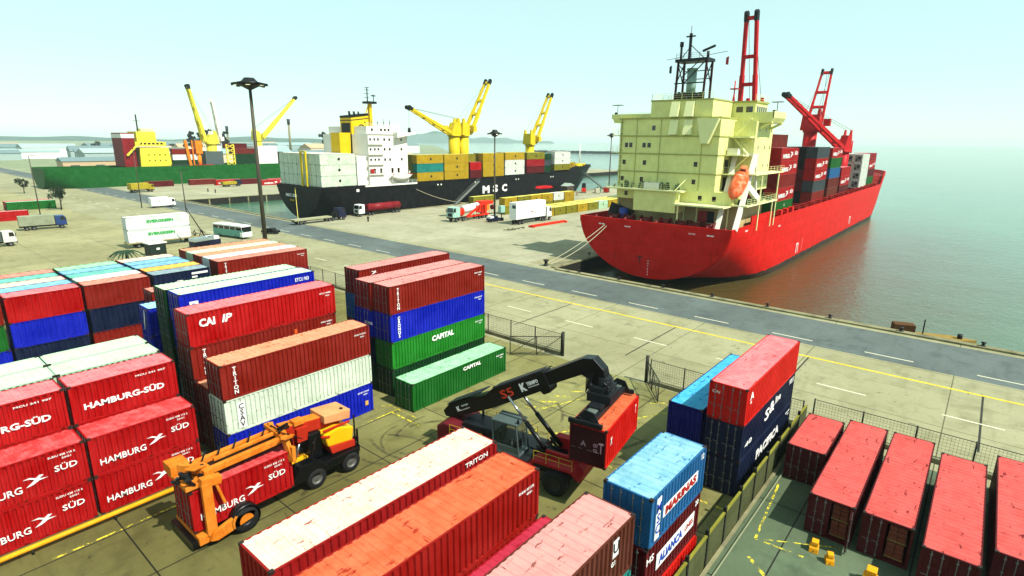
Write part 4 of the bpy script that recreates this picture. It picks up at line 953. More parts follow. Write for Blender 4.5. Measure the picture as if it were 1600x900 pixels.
# containers on the red ship
GR = 'containers on the deck of the red ship'
HSR = [dict(t='HAMBURG', x=-2.6, z=1.0, h=.85, w=4.6, bold=.03), dict(kind='bird', x=1.1, z=1.3, w=2.2, h=1.3), dict(t='SÜD', x=4.3, z=1.6, h=.85, w=2.2, bold=.03)]
words = ['first', 'second', 'third', 'fourth', 'fifth', 'sixth', 'seventh', 'eighth', 'ninth']
tier = ['bottom', 'second', 'third', 'fourth', 'fifth', 'sixth', 'seventh']
NICE = dict(red='bright red', scarlet='scarlet', brown='brown red', maroon='maroon', green='green', grey='dark grey', black='black', navy='navy', chalk='white', rust='rusty brown', brick='brick red', royal='dark blue', magenta='crimson', yellow='yellow', olive='olive yellow', white='white', teal='teal', dgreen='dark green', blue='blue', sky='steel blue', cherry='cherry red', bone='white', mint='pale green', orange='orange red', cream='cream')
def ship_stack(x0, y0, z0, cols, grp, H, where, L=L40, colstep=2.5, reefer=False, yside='outboard'):
    for ci, col in enumerate(cols):
        for k, h in enumerate(col):
            tx = []; hh = h
            if h.endswith('*'): hh = h[:-1]; tx = HSR if hh != 'green' else [dict(t='U', x=0, z=1.6, h=.5)]
            if h.endswith('#'): hh = h[:-1]; tx = 'logo'
            lb = '%s container, %s tier, row %s from %s, %s' % (NICE[hh], tier[k], words[ci], yside, where)
            if reefer == 'x': lb = lb.replace('container', 'refrigerated container')
            t = container(x0, y0+ci*colstep, z0+k*H, L, hh, lb, grp, H=H, lod='lo', text=tx if tx != 'logo' else [], simple=True, wear=.25)
            if tx == 'logo':
                mb = MB(); mb.lathe([(.05,-.02),(.42,-.02),(.42,.01),(.3,.01),(.3,-.01),(.05,-.01)], (L*.02, -W/2-.01, H*.52), 14, 'y'); mb.build('round_emblem', plain('emblem brown', '#5a3410' if hh in ('yellow', 'olive') else '#1c1c20', .6), t)
                letter(t, 'msc', (L*.02, -W/2-.02, H*.52), .2, .45, '-y', plain('emblem brown', '#5a3410'))
            if reefer == 'x' and ci < 4:
                mb = MB(); mb.box(-L/2-.03, -.85, .3, -L/2-.005, .85, H-.45); mb.build('cooling_unit', plain('reefer grey', '#8a928c', .5, .2, var=.5), t)
                mb = MB(); mb.tube((-L/2-.06, -.35, H*.55), (-L/2-.035, -.35, H*.55), .42, 14); mb.box(-L/2-.06, .2, .5, -L/2-.035, .7, 1.2); mb.build('fan', BLK, t)
CB = 'cream bridge'
ship_stack(119.6, 32.7, 8.9, [['green*', 'red*', 'brown', 'red*', 'red*'], ['maroon', 'maroon', 'maroon', 'maroon', 'maroon', 'brick'], ['maroon', 'red', 'maroon', 'navy', 'navy', 'maroon']], GR, 2.6, 'bay nearest cream bridge')
ship_stack(148.8, 32.9, 9.0, [['brown', 'grey', 'red*', 'red*', 'grey'], ['black', 'maroon', 'maroon', 'black', 'black'], ['bone', 'bone', 'maroon', 'red', 'black']], GR, 2.6, 'second bay from cream bridge')
ship_stack(164.2, 32.9, 9.0, [['rust', 'brick', 'sky', 'green', 'red*'], ['maroon', 'black', 'navy', 'maroon', 'grey']], GR, 2.55, 'third bay from cream bridge')
ship_stack(178.6, 32.9, 9.0, [['maroon', 'red*', 'red'], ['maroon', 'maroon', 'red', 'black']], GR, 2.5, 'fourth bay from cream bridge')
ship_stack(209.6, 33.3, 9.2, [['bone', 'bone', 'bone', 'bone'], ['bone', 'bone', 'bone', 'bone'], ['bone', 'bone', 'bone', 'bone'], ['bone', 'bone', 'bone', 'bone']], GR, 2.62, 'white bay of red ship', reefer='x')
ship_stack(224.6, 33.6, 9.4, [['green', 'maroon', 'red*', 'magenta'], ['red', 'maroon', 'maroon', 'red']], GR, 2.6, 'bay before the white one')
ship_stack(239.6, 36.0, 10.2, [['maroon', 'brown', 'maroon'], ['red', 'maroon', 'red']], GR, 2.6, 'foremost bay of red ship')

# ======================= black container ship
BLKP = hullpaint('ship black paint', '#0a0c10', '#160c0a', -1.6, wear=.1, rough=.45, var=.2, streak=.2, rust='#241612'); MREDP = paint('bow maroon paint', '#5a1420', .3, .5)
BD = paint('black ship deck', '#3a2c28', .4, .8); FUN = paint('funnel yellow', '#e0c018', .1, .45, .06, rust='#8a6a20', streak=.2); CYL = paint('crane yellow', '#dcc424', .12, .45, .08, rust='#8a6a20')
MX, MY = 92.0, 163.0
ms_ = thing('container_ship', 'black hulled container ship with yellow funnel and white bridge at the middle pier', 'ship', (0, 0, 0))
hull('hull', MX, 161, MY, 12.6, 8.7, -10, [BLKP, BLKP, BD], ms_, -1.2, -9, 2.6, stern_len=30, bow_len=48, rake=12, pe=1.7)
mb = MB(); mb.prism([(232,10.0),(240,10.9),(246,11.2),(246,12.4),(232,11.8)], 158, 169, 'y') if 0 else mb.box(229, 154.5, 9.5, 240, 172, 10.6); mb.build('forecastle', MREDP, ms_)
mb = MB(); mb.box(92.6, 151.8, 7.6, 105.6, 175.5, 8.8)
for x0, x1 in ((129, 142.3), (142.5, 155), (155, 175.3), (175.4, 201.8), (209.6, 230)): mb.box(x0, 152, 7.6, x1, 175, 8.75)
mb.build('hatch_cover', BD, ms_)
for t, x, z, h, w_ in (('M', 163.0, 4.3, 2.9, 3.9), ('S', 168.4, 4.4, 2.9, 2.9), ('C', 173.9, 4.4, 2.9, 3.1)): letter(ms_, t, (x, 150.34, z), h, w_, '-y', bold=.05, name='hull_letter')
letter(ms_, 'MSC ISIS', (91.97, 167.2, 5.6), .95, 6.5, '-x', bold=.03, name='stern_name'); letter(ms_, 'PANAMA', (91.97, 167.0, 4.1), .55, 2.6, '-x', CYL, name='port_of_registry')
b = MB(); b.box(104.2, 150.3, 6.9, 105.2, 150.42, 7.7)
for x in (138, 157, 181, 205):
    for d in (0, 1.6): b.tube((x+d, 150.3, 7.4), (x+d, 150.45, 7.4), .3, 8)
b.build('hull_mark', WPAINT, ms_)
b = MB(); b.box(110, 151.2, 8.7, 125.5, 176, 24.2); b.box(106, 152, 8.7, 110, 175, 17.6); b.box(111, 153, 24.2, 124, 174, 26.6)
b.box(107.5, 150.2, 8.2, 128.5, 151.2, 8.7); b.box(108, 150.45, 6.6, 110, 150.6, 8.2); b.box(115.5, 150.45, 6.6, 117, 150.6, 8.2); b.box(120.5, 150.45, 6.6, 125, 150.6, 8.2)
b.prism([(120,23.2),(127.5,24.4),(127.5,24.9),(120,24.9)], 149.2, 152, 'y'); b.build('accommodation_block', WPAINT, ms_)
b = MB()
for i, z in enumerate((11.8, 14.9, 18.0, 21.1)): b.box(109.6, 150.6, z, 115.5, 151.2, z+.25)
b.box(110, 150.9, 24.2, 125.7, 151.2, 24.4); b.build('deck_platform', WPAINT, ms_)
b = MB()
for z in (11.8, 14.9, 18.0, 21.1): rail(b, [(109.7,150.7,z+.25),(115.4,150.7,z+.25)])
rail(b, [(107.6,150.3,8.7),(128.4,150.3,8.7)]); rail(b, [(111,153.1,26.6),(124,153.1,26.6)]); b.build('guard_rail', WPAINT, ms_)
for z in (22.6, 19.6, 16.4):
    for x in (110.8, 112.4, 113.8, 116.2, 118.2, 123): win(ms_, x, 151.2, z, .7, .8, '-y', frame=WPAINT)
for x in (113, 116.5, 118, 119.5): win(ms_, x, 153, 25.6, .8, .8, '-y', frame=WPAINT)
for x in (112, 114.5, 119, 121.5): win(ms_, x, 151.2, 12.9, .9, 1.6, '-y', frame=WPAINT)
b = MB(); b.box(110.2, 150.5, 12.3, 111.4, 151, 13.6); b.build('red_locker', plain('door red', '#b01818'), ms_)
b = MB(); b.box(110.0, 159.5, 17.4, 116.6, 165.5, 28.6); b.prism([(110.0,28.6),(116.6,28.6),(116.6,30.1),(110.0,29.2)], 159.5, 165.5, 'y'); b.box(105.8, 160, 12, 109.8, 165, 24.6); fu = b.build('funnel', FUN, ms_)
b = MB(); b.prism([(109.95,29.22),(116.65,30.12),(116.65,30.8),(109.95,29.9)], 159.4, 165.6, 'y'); b.prism([(109.95,28.3),(116.65,29.1),(116.65,29.35),(109.95,28.55)], 159.44, 165.56, 'y'); b.box(109.9, 160.2, 19, 110.02, 164.8, 27.6)
for i in range(5): b.tube((111.3+i*.9, 162+(i%2), 29.8), (111.0+i*.9, 162+(i%2), 31.3), .28, 8)
b.build('funnel_top', BLK, fu)
b = MB(); b.lathe([(.95,-.04),(1.3,-.04),(1.3,.02),(.95,.02)], (113.8, 159.46, 26.0), 20, 'y'); b.build('ring_emblem', BLK, fu); letter(fu, 'm', (113.8, 159.44, 26.2), .5, .9, '-y', BLK); letter(fu, 'sc', (113.8, 159.44, 25.6), .5, .9, '-y', BLK)
b = MB(); b.beam((120, 163, 26.5), (120, 163, 34), 1.0, 1.0); b.beam((117.5, 163, 29), (119.6, 163, 33.8), .3, .3); b.build('mast', FUN, ms_)
b = MB(); b.box(118.2, 161.5, 34, 121.8, 164.5, 34.7); b.tube((119.2,163,34.7),(119.2,163,39.2),.18,8); b.tube((121.3,162.6,34.7),(121.3,162.6,37),.14,6)
for z in (35.8, 37, 38.2, 39): b.box(118, 162.9, z, 120, 163.1, z+.14)
b.box(120.6, 162.2, 36.4, 122, 163, 36.7); b.build('mast_head', DMAST, ms_)
for i in range(5): b = MB(); x = 112+i*2.4; b.tube((x, 155, 26.6), (x, 155, 28+R.random()), .06, 5); b.tube((x, 155, 27.6), (x, 155, 28), .2, 8); b.build('aerial', DMAST, ms_)
b = MB(); n = 12
lbt = thing('lifeboat', 'white open lifeboat with red trim slung beside the white bridge of the black ship', 'lifeboat', (0, 0, 0))
for i in range(9):
    t = -1+2*i/8; r_ = max(.06, 1-abs(t)**2.5)
    b.v += [(121.8+t*4.6, 150.2+math.cos(2*PI*k/n)*1.2*r_, 10.9+abs(t)**2*.5+min(.35, math.sin(2*PI*k/n))*1.4*r_) for k in range(n)]
for i in range(8):
    for k in range(n): j = (k+1) % n; b.f.append((i*n+k, i*n+j, (i+1)*n+j, (i+1)*n+k)); b.m.append(0); b.sm.append(True)
b.build('hull', WPAINT, lbt); b = MB(); b.beam((117.5,149.4,11.75),(126.0,149.4,11.75),.1,.18); b.build('trim', plain('door red', '#b01818'), lbt)
b = MB(); b.beam((118.6,151,9),(118.6,150,12.6),.3,.3); b.beam((125.2,151,9),(125.2,150,12.6),.3,.3); b.build('davit', WPAINT, ms_)
b = MB(); b.box(126, 150.4, 8.72, 128.2, 152, 9.8); b.build('green_winch', GRND, ms_)
# yellow stern frame and bow gear
b = MB()
for y in (160.5, 157.9): b.beam((92.3, y, 8), (92.3, y, 18.8), .5, .5)
b.box(92.0, 157.6, 18.6, 92.6, 160.8, 19.1); b.build('stern_frame', CYL, ms_)
deck_crane(ms_, (165.5, 165, 8.7), 29.5, 2.2, (180.5, 165.5, 45.8), 3.8, CYL, BLK, hook=False, bw=1.4)
deck_crane(ms_, (160.5, 165, 8.7), 29.5, 2.2, (139, 166, 33.8), 2.6, CYL, BLK, hook=7, bw=1.2)
deck_crane(ms_, (208.2, 165, 8.7), 26.0, 2.0, (223.3, 165.5, 43.2), 3.6, CYL, BLK, hook=False, bw=1.4)
b = MB(); b.tube((247, 163.5, 10), (247, 163.5, 21.5), .35, 8, .2); b.build('foremast', WPAINT, ms_)
b = MB()
for i in range(9): b.tube((240+i*.9, 158+R.random()*9, 10.2), (240+i*.9, 158+R.random()*9, 11.6), .5, 8)
b.build('anchor_gear', CYL, ms_)
GM = 'containers on the deck of the black ship'
qs = 'quay'
ship_stack(93.0, 151.4, 8.8, [['white#']*3]+[['white']*3]*8, GM, 3.2, 'black ship stern', yside=qs, colstep=2.6)
ship_stack(129.7, 151.5, 8.8, [['yellow#', 'teal', 'yellow#'], ['olive', 'olive', 'olive'], ['grey', 'navy', 'navy']], GM, 2.95, 'first bay before white bridge', yside=qs)
ship_stack(142.4, 151.5, 8.8, [['yellow#', 'yellow#', 'yellow#'], ['olive']*3], GM, 2.95, 'second bay before white bridge', yside=qs)
ship_stack(155.6, 151.5, 8.8, [['maroon', 'red']], GM, 2.95, 'short bay of black ship', L=L20, yside=qs); ship_stack(155.2, 154.1, 8.8, [['olive']*3], GM, 2.95, 'behind short red pair', L=L20, yside=qs)
ship_stack(162.6, 151.5, 9.0, [['yellow#', 'yellow#', 'yellow#'], ['olive']*3], GM, 2.95, 'bay below the yellow cranes', yside=qs)
ship_stack(175.6, 151.5, 9.2, [['bone#', 'bone#', 'yellow#'], ['olive']*3], GM, 2.95, 'bay of the white pair', yside=qs)
ship_stack(189.4, 151.5, 9.4, [['maroon', 'magenta', 'olive#'], ['olive']*3], GM, 2.85, 'bay of the maroon pair', yside=qs)
ship_stack(210.0, 152.2, 9.9, [['olive#', 'bone#', 'bone#'], ['white']*3], GM, 2.7, 'black ship forward bay', yside=qs); ship_stack(203, 153.5, 9.4, [['dgreen', 'grey', 'dgreen']], GM, 2.6, 'by black ship forward crane', L=L20, yside=qs)
ship_stack(223.2, 154.0, 10.6, [['yellow#']], GM, 2.5, 'alone on the fore deck', L=L20, yside=qs)
# gangways and ropes
def gangway(p, q, label, w_=1.0):
    t = thing('gangway', label, 'gangway', p); d = Vector(q)-Vector(p); s = Vector((-d.y, d.x, 0)).normalized()*w_/2
    b = MB(); b.beam((0,0,0), d, w_, .15); b.build('ramp', plain('gangway grey', '#8e948e', .6, .3), t)
    b = MB()
    for sg in (-1, 1):
        o = s*sg; b.beam(o+Vector((0,0,1)), d+o+Vector((0,0,1)), .07, .07)
        for i in range(13): a = d*(i/12)+o; b.beam(a, a+Vector((0,0,1)), .05, .05)
    b.build('handrail', plain('gangway grey', '#8e948e', .6, .3), t)
gangway((143.5, 147.6, .1), (158.5, 149.9, 7.6), 'grey gangway slanting up the black hull beside the tank truck'); gangway((243, 146, .1), (231, 151, 8.4), 'dark gangway at the bow of the black ship', 1.4)
def rope(p, q, label, sag=1.0, r=.07, col='#c8c4a8'):
    p = Vector(p); q = Vector(q); b = MB(); n = 14; pts = [p.lerp(q, i/n)-Vector((0,0,sag*4*(i/n)*(1-i/n))) for i in range(n+1)]
    for a, c in zip(pts, pts[1:]): b.tube(a, c, r, 5, caps=False)
    tag(b.build('mooring_rope', plain('rope '+col, col, .9)), label, 'rope', 'mooring ropes')
rope((92.9, 55.2, 7.6), (84.4, 62.5, .4), 'upper pale mooring rope from the stern of the red ship to the pier', .5); rope((92.9, 54.8, 7.4), (84.6, 61.5, .4), 'lower pale mooring rope from the stern of the red ship to the pier', .9)
rope((128, 150.3, 6.4), (150, 147.2, .3), 'long mooring rope sagging along the black hull', 1.0); rope((91.9, 164.6, 8.0), (84.2, 150.5, .3), 'yellow mooring rope at the stern of the black ship', .2, .09, '#d8cc6a')
# small workboat at the quay corner
wb = thing('workboat', 'small tan workboat tied at the quay beyond the salmon containers', 'boat', (89.5, 4.6, SEA), math.radians(-70))
b = MB(); b.prism([(-6,-1.2),(-6,1.2),(4,1.2),(6.5,0),(4,-1.2)], -.2, .9, 'z'); b.build('hull', paint('boat tan', '#9a8448', .5, .7), wb)
b = MB(); b.box(-3, -.8, .9, -.6, .8, 2.2); b.build('cabin', paint('boat brown', '#6a4a28', .5, .7), wb); b = MB(); b.tube((.5,0,.9),(.5,0,3.0),.08,6); b.tube((4.6,0,.9),(4.6,0,1.5),.3,8); b.build('mast', BLK, wb)
# ---------------------------------------------------------------- lamp masts and poles
TAN = plain('lamp mast steel', '#5c5648', .6, .3); LBLK = plain('luminaire black', '#15181a', .5, .3); LGL = plain('floodlight lens', '#d8d4a8', .25)
def mast(x, y, h, r, label):
    t = thing('lamp_mast', label, 'lamp mast', (x, y, 0), 0, 'high lamp masts')
    b = MB(); b.tube((0,0,0), (0,0,h), r, 12, r*.6); b.build('pole', TAN, t)
    b = MB(); b.box(-.6,-.6,0,.6,.6,.35); b.build('footing', EDGE, t)
    b = MB(); k = r/.42
    b.lathe([(.3*k,h-.7),(1.5*k,h-.1),(2.1*k,h+.2),(2.1*k,h+.55),(1.4*k,h+.7),(.95*k,h+1.15),(.85*k,h+1.3),(.05,h+1.35)], n=18); b.build('lamp_ring', LBLK, t)
    for i in range(8):
        a = 2*PI*(i+.3)/8; c, s = math.cos(a), math.sin(a); b = MB(); p = Vector((c*2.1*k, s*2.1*k, h+.3)); q = Vector((c*2.95*k, s*2.95*k, h+.18)); b.beam(p, q, .9*k, .4*k); fl = b.build('floodlight', LBLK, t)
        b = MB(); b.beam(q-Vector((0,0,.26*k)), q+Vector((c*.05, s*.05, -.22*k)), .7*k, .1); b.build('lens', LGL, fl)
mast(50.6, 102.9, 31.6, .42, 'tall near lamp mast with a dark disc head behind the mint roofed container')
mast(123.1, 110.2, 24.3, .3, 'middle lamp mast standing in front of the black hull by the orange truck')
mast(232, 136.8, 25, .3, 'distant lamp mast just left of the cream bridge')
for x, y, h, lb in ((51, 139.5, 15.5, 'thin leaning pole beside the white lettered trailer'), (64.8, 213.8, 19, 'thin pole at the far left by the white van'), (38.5, 215, 17, 'thin pole farthest left on the road side')):
    t = thing('light_pole', lb, 'pole', (x, y, 0), 0, 'thin poles'); b = MB(); b.tube((0,0,0),(0,.2,h),.16,8,.1); b.build('pole', TAN, t); b = MB(); b.beam((0,.2,h),(1.6,.2,h+.25),.25,.12); b.build('lamp_head', LBLK, t)

# ---------------------------------------------------------------- vehicles
TYRE = plain('tyre rubber', '#0d0d0d', .85); RIM = plain('wheel rim', '#7c7c78', .5, .5); GLS = glass_dark()
def wheel(t, x, y, r, w=.3, out=-1, rim=RIM, name='wheel'):
    b = MB(); b.lathe([(r*.55,-w/2),(r*.93,-w/2),(r,-w*.3),(r,w*.3),(r*.93,w/2),(r*.55,w/2)], (x, y, r), 20, 'y')
    o = b.build(name, TYRE, t); b = MB(); b.lathe([(.01,-w*.28),(r*.2,-w*.34),(r*.3,-w*.2),(r*.5,-w*.3),(r*.56,-w*.5),(r*.56,w*.5),(r*.5,w*.3),(r*.3,w*.2),(.01,w*.28)], (x, y, r), 16, 'y'); b.build('rim', rim, o); return o
def cab(t, x0, x1, w, z0, z1, m, front=1):
    """truck cab with raked screen, grille, side windows, lamps; front=+1 faces +x"""
    f = front; xb, xf = (x0, x1) if f > 0 else (x1, x0); h = z1-z0
    b = MB(); b.prism([(xb,z0),(xf,z0),(xf,z0+h*.48),(xf-f*.28,z1-.12),(xf-f*.45,z1),(xb,z1)], -w/2, w/2, 'y'); c = b.build('cab', m, t, bevel=.05)
    g = MB(); g.hexa([(xf+f*.006,-w/2+.15,z0+h*.52),(xf+f*.02,-w/2+.15,z0+h*.52),(xf+f*.02,w/2-.15,z0+h*.52),(xf+f*.006,w/2-.15,z0+h*.52),(xf-f*.235,-w/2+.2,z1-.22),(xf-f*.22,-w/2+.2,z1-.22),(xf-f*.22,w/2-.2,z1-.22),(xf-f*.235,w/2-.2,z1-.22)]); g.build('windscreen', GLS, c)
    for s in (-1, 1):
        g = MB(); g.prism([(xf-f*.25,z0+h*.52),(xf-f*1.15,z0+h*.52),(xf-f*1.15,z1-.25),(xf-f*.42,z1-.25)], s*(w/2+.004), s*(w/2+.02), 'y'); g.build('side_window', GLS, c)
        g = MB(); g.box(xf-f*.02, s*(w/2-.45)-.15, z0+.12, xf+f*.03, s*(w/2-.45)+.15, z0+.32); g.build('headlight', LGL, c)
        g = MB(); g.beam((xf-f*.1, s*(w/2+.2), z0+h*.5), (xf-f*.1, s*(w/2+.2), z0+h*.82), .08, .2); g.build('mirror', BLK, c)
    g = MB(); g.box(xf-f*.01, -w/2+.5, z0+.3, xf+f*.02, w/2-.5, z0+h*.42); g.box(xf-f*.01, -w/2, z0-.25, xf+f*.08, w/2, z0+.08); g.build('grille', BLK, c)
    return c
def axles(t, xs, w, r=.5):
    for x in xs:
        for s in (-1, 1): wheel(t, x, s*(w/2-.17), r, .34)
def chassis(t, x0, x1, z=.85, m=None, w=.9):
    b = MB(); 
    for s in (-1, 1): b.box(x0, s*w/2-.06, z-.15, x1, s*w/2+.06, z+.12)
    for i in range(int((x1-x0)/2)): b.box(x0+i*2+.2, -w/2, z-.08, x0+i*2+.35, w/2, z+.05)
    b.build('chassis', m or BLK, t)
navyp = plain('cab navy', '#182048', .4); whp = plain('vehicle white', '#eceeea', .35); mtp = plain('cab pale mint', '#a8ccc0', .4); orp = paint('machine orange red', '#e23a0c', .15, .45); mrp = paint('tank maroon', '#8e1c28', .1, .35)
# flatbed
t = thing('flatbed_truck', 'empty flatbed truck with navy cab at the corner of the middle pier', 'truck', (78.6, 143.6, .012), math.radians(2))
chassis(t, 0, 15.5); b = MB(); b.box(0, -1.25, 1.15, 11.6, 1.25, 1.4); b.box(0, -1.27, 1.02, 11.6, -1.2, 1.16); b.build('flatbed', plain('bed planks', '#a8a888', .8), t); axles(t, (1.8, 3.1, 10.8, 12.0, 15.6), 2.5)
cab(t, 14.0, 16.4, 2.5, .9, 3.5, navyp); b = MB(); b.box(13.0, -1.2, 1.0, 13.9, 1.2, 2.3); b.build('fuel_tank', BLK, t)
# tank truck
t = thing('tank_truck', 'maroon tank truck with white cab beside the black hull', 'truck', (100.5, 146.0, .012), math.radians(3))
chassis(t, 0, 17); b = MB(); b.tube((3.9, 0, 2.3), (17, 0, 2.3), 1.15, 18); 
for x in (6.5, 10.4, 14.2): b.tube((x-.06,0,2.3),(x+.06,0,2.3),1.2,18); b.tube((x-1,0,3.4),(x-1,0,3.6),.35,10)
b.build('tank', mrp, t, bevel=.0); cab(t, .2, 2.4, 2.5, .9, 3.6, whp, -1); axles(t, (.9, 4.2, 5.5, 13.6, 14.9, 16.2), 2.5)
# orange work truck
t = thing('drilling_truck', 'pale cabbed truck with white drum and orange red slanting mast on the pier', 'truck', (111.8, 117.2, .012), math.radians(2))
chassis(t, 0, 18, .95, plain('chassis maroon', '#5a1018', .6)); cab(t, .1, 3.0, 2.6, 1.3, 4.2, mtp, -1); axles(t, (1.6, 4.4, 11.5, 13, 14.6), 2.6, .6)
b = MB(); b.tube((5.2, .2, 3.0), (12, .2, 3.5), 1.15, 16, 1.3); b.build('white_drum', whp, t)
b = MB(); b.lathe([(.1,-.3),(1.1,-.3),(1.25,0),(1.1,.2),(.1,.2)], (4.2, -.6, 2.6), 16, 'y'); b.build('hose_reel', orp, t)
b = MB(); b.beam((5.6, -1.5, 1.2), (12.6, -1.5, 4.6), .45, .55); b.beam((12.4, -1.5, 1.4), (12.4, -1.5, 5), .4, .4); b.beam((5.4, -1.5, 1.2), (15.5, -1.5, 1.2), .2, .5); b.build('slanting_mast', orp, t)
b = MB(); b.box(12, -1.3, 4.0, 17.6, 1.2, 5.0); b.box(13.6, -1.4, 1.4, 14.6, 1.2, 4.0); b.box(10, -1.4, 2.0, 12.1, -1.0, 3.8); b.build('upper_body', orp, t)
b = MB(); b.box(14.7, -1.35, 2.2, 15.9, 0, 3.9); b.build('amber_box', plain('amber', '#e89030', .5), t); b = MB(); b.tube((17, -1.3, 3), (18, -1.3, 3), .75, 12); b.build('pump', mrp, t)
# small pickup, control kiosk near lamp mast
t = thing('pickup', 'small navy and white pickup at the foot of the middle lamp mast', 'pickup', (119.3, 109.2, .012), 0)
b = MB(); b.prism([(0,.45),(0,1.15),(1.6,1.2),(1.9,1.75),(3.0,1.75),(3.3,1.15),(4.2,1.05),(4.3,.45)], -.85, .85, 'y'); b.build('body', navyp, t, bevel=.05); b = MB(); b.prism([(1.95,1.2),(2.1,1.65),(2.9,1.65),(3.15,1.2)], -.87, .87, 'y'); b.build('window', GLS, t)
b = MB(); b.box(.1, -.8, 1.16, 1.5, .8, 1.7); b.build('load_cover', whp, t); axles(t, (.8, 3.5), 1.7, .36)
t = thing('signal_cabinet', 'pale mint cabinet cluster on stand by the middle lamp mast', 'cabinet', (124.6, 108.8, .006))
b = MB(); b.box(-.9, -.6, 2.4, .9, .6, 4.4); b.build('housing', mtp, t, bevel=.1); b = MB(); b.tube((0,0,0),(0,0,2.4),.15,8); b.box(-.5,-.4,0,.5,.4,.9); b.build('stand', BLK, t)
# refrigerated box truck
t = thing('box_truck', 'white high box truck parked by the yellow containers on the pier', 'truck', (120.6, 101.2, .012), math.radians(-1))
chassis(t, 0, 16, 1.0); b = MB(); b.box(0, -1.3, 1.45, 13.2, 1.3, 6.1); bx = b.build('box', whp, t, bevel=.05); b = MB(); b.box(-.03, -1.05, 4.5, .0, .2, 5.4); b.build('rear_panel', plain('dark teal', '#164850', .5), bx)
b = MB(); b.prism([(-.35,.55),(.3,.1),(.1,-.3),(-.1,.05),(-.5,-.1)], -.012, 0, 'y'); b.build('red_emblem', RL, bx, (7.0, -1.301, 3.1)); letter(bx, 'frio', (8.4, -1.31, 2.9), .4, 1.1, '-y', plain('mark grey', '#8a5a50'))
b = MB(); b.box(13.25, -1.0, 3.2, 13.6, 1.0, 5.4); b.build('cooling_unit', BLK, bx); cab(t, 13.9, 16.2, 2.5, 1.1, 4.0, whp); axles(t, (1.6, 2.9, 11.9, 13.1, 15.2), 2.6, .55)
# loose gear on pier
t = thing('spreader_beam', 'orange red lifting beam lying on the pier before the white box truck', 'lifting beam', (111.8+8.6, 94.3, .006), math.radians(-2)); b = MB(); b.beam((0,0,.35),(14.6,0,.35),.55,.6); b.box(-.3,-.9,0,.3,.9,.5); b.box(14.3,-.9,0,14.9,.9,.5); b.build('beam', orp, t)
t = thing('rope_heap', 'olive heap of lashing gear beside the orange lifting beam', 'lashing gear', (114.5, 95.0, .006)); b = MB()
for i in range(26): x = R.uniform(-3.5,3.5); y = R.uniform(-.5,.5); b.tube((x,y,.15+R.random()*.2),(x+R.uniform(-1,1),y+R.uniform(-.4,.4),.15+R.random()*.3),.1,5)
b.build('gear', plain('gear olive', '#5a6038', .8, var=.4), t)
# bus
t = thing('bus', 'white roofed bus with teal sides parked behind the far container block', 'bus', (58.0, 141.0, .012), math.radians(-78))
b = MB(); b.box(0, -1.25, .5, 10.5, 1.25, 2.0); b.build('lower_body', plain('bus teal', '#6aa898', .4), t, bevel=.08); b = MB(); b.box(0.02, -1.22, 2.0, 10.4, 1.22, 2.75); b.build('window', GLS, t)
b = MB(); b.box(0, -1.27, 2.75, 10.3, 1.27, 3.1); 
for x in (0,2,4,6,8,10.2): b.box(x, -1.26, 2.0, x+.12, 1.26, 2.75)
b.build('roof', whp, t, bevel=.06); b = MB(); b.box(9.6, -1.28, .5, 10.56, 1.28, 1.6); b.build('front_panel', whp, t, bevel=.05); axles(t, (2.2, 8.2), 2.5, .48)
b = MB(); b.box(10.4,-1.0,1.7,10.58,1.0,2.7); b.build('windscreen', GLS, t); 
t = thing('dark_car', 'dark car standing just beyond the bus', 'car', (66.5, 136, .012), math.radians(-60)); b = MB(); b.prism([(0,.35),(0,.85),(.9,.95),(1.4,1.4),(2.9,1.4),(3.4,.95),(4.2,.8),(4.2,.35)], -.8, .8, 'y'); b.build('body', BLK, t, bevel=.05); axles(t, (.8,3.4), 1.7, .32); b = MB(); b.prism([(1.05,.97),(1.45,1.33),(2.85,1.33),(3.2,.97)], -.81, .81, 'y'); b.build('window', GLS, t)
# trailer with the two white green-lettered containers
t = thing('container_trailer', 'long flat trailer under the white green lettered containers', 'trailer', (37.6, 137.2, .006)); chassis(t, 0, 13.5, .95, plain('trailer cream', '#b0a878', .7)); b = MB(); b.box(0, -1.3, 1.0, 14.5, 1.3, 1.18); b.build('bed', plain('trailer cream', '#b0a878', .7), t); axles(t, (2, 3.3, 4.6, 12.2), 2.5, .48); b = MB(); b.tube((11,-1.1,0),(11,-1.1,1),.1,6); b.tube((11,1.1,0),(11,1.1,1),.1,6); b.build('leg', BLK, t)
for k in range(2): container(37.9, 136.0, 1.2+k*2.65, L40, 'chalk', ['white container with green lettering, lower one on the flat trailer', 'white container with green lettering, upper one on the flat trailer'][k], 'white green lettered containers', H=2.65, wear=.02, text=[dict(t='EVERGREEN', x=.3, z=1.55, h=.62, w=5.2, mat=GL, bold=.05)], simple=True)
for i, x in enumerate((41.5, 45.2, 48.6)): pass
for (x, y, c, lb, w_) in ((66.6, 211.5, whp, 'white van parked on the road at the far left', 7.0),):
    t = thing('van', lb, 'van', (x, y, .012), 0); b = MB(); b.box(0,-1.2,.6,5.3,1.2,3.4); b.build('body', c, t, bevel=.1); cab(t, 5.35, 7.4, 2.3, .6, 2.9, c); axles(t, (1.2, 6.3), 2.3, .45); letter(t, 'y', (2.6,-1.21,2.1), .7, .6, '-y', plain('mark grey2', '#5a6a60'))
t = thing('tipper_truck', 'dull yellow lorry standing at the far pier corner', 'truck', (79.5, 274, 0), math.radians(15)); b = MB(); b.box(0,-1.4,1.3,7.5,1.4,3.9); b.build('load_body', paint('dull yellow', '#b0a030', .2), t, bevel=.15); chassis(t, 0, 9.5); cab(t, 7.6, 9.8, 2.5, .9, 3.2, paint('dull yellow', '#b0a030')); axles(t, (1.5, 2.9, 8.6), 2.6, .6)
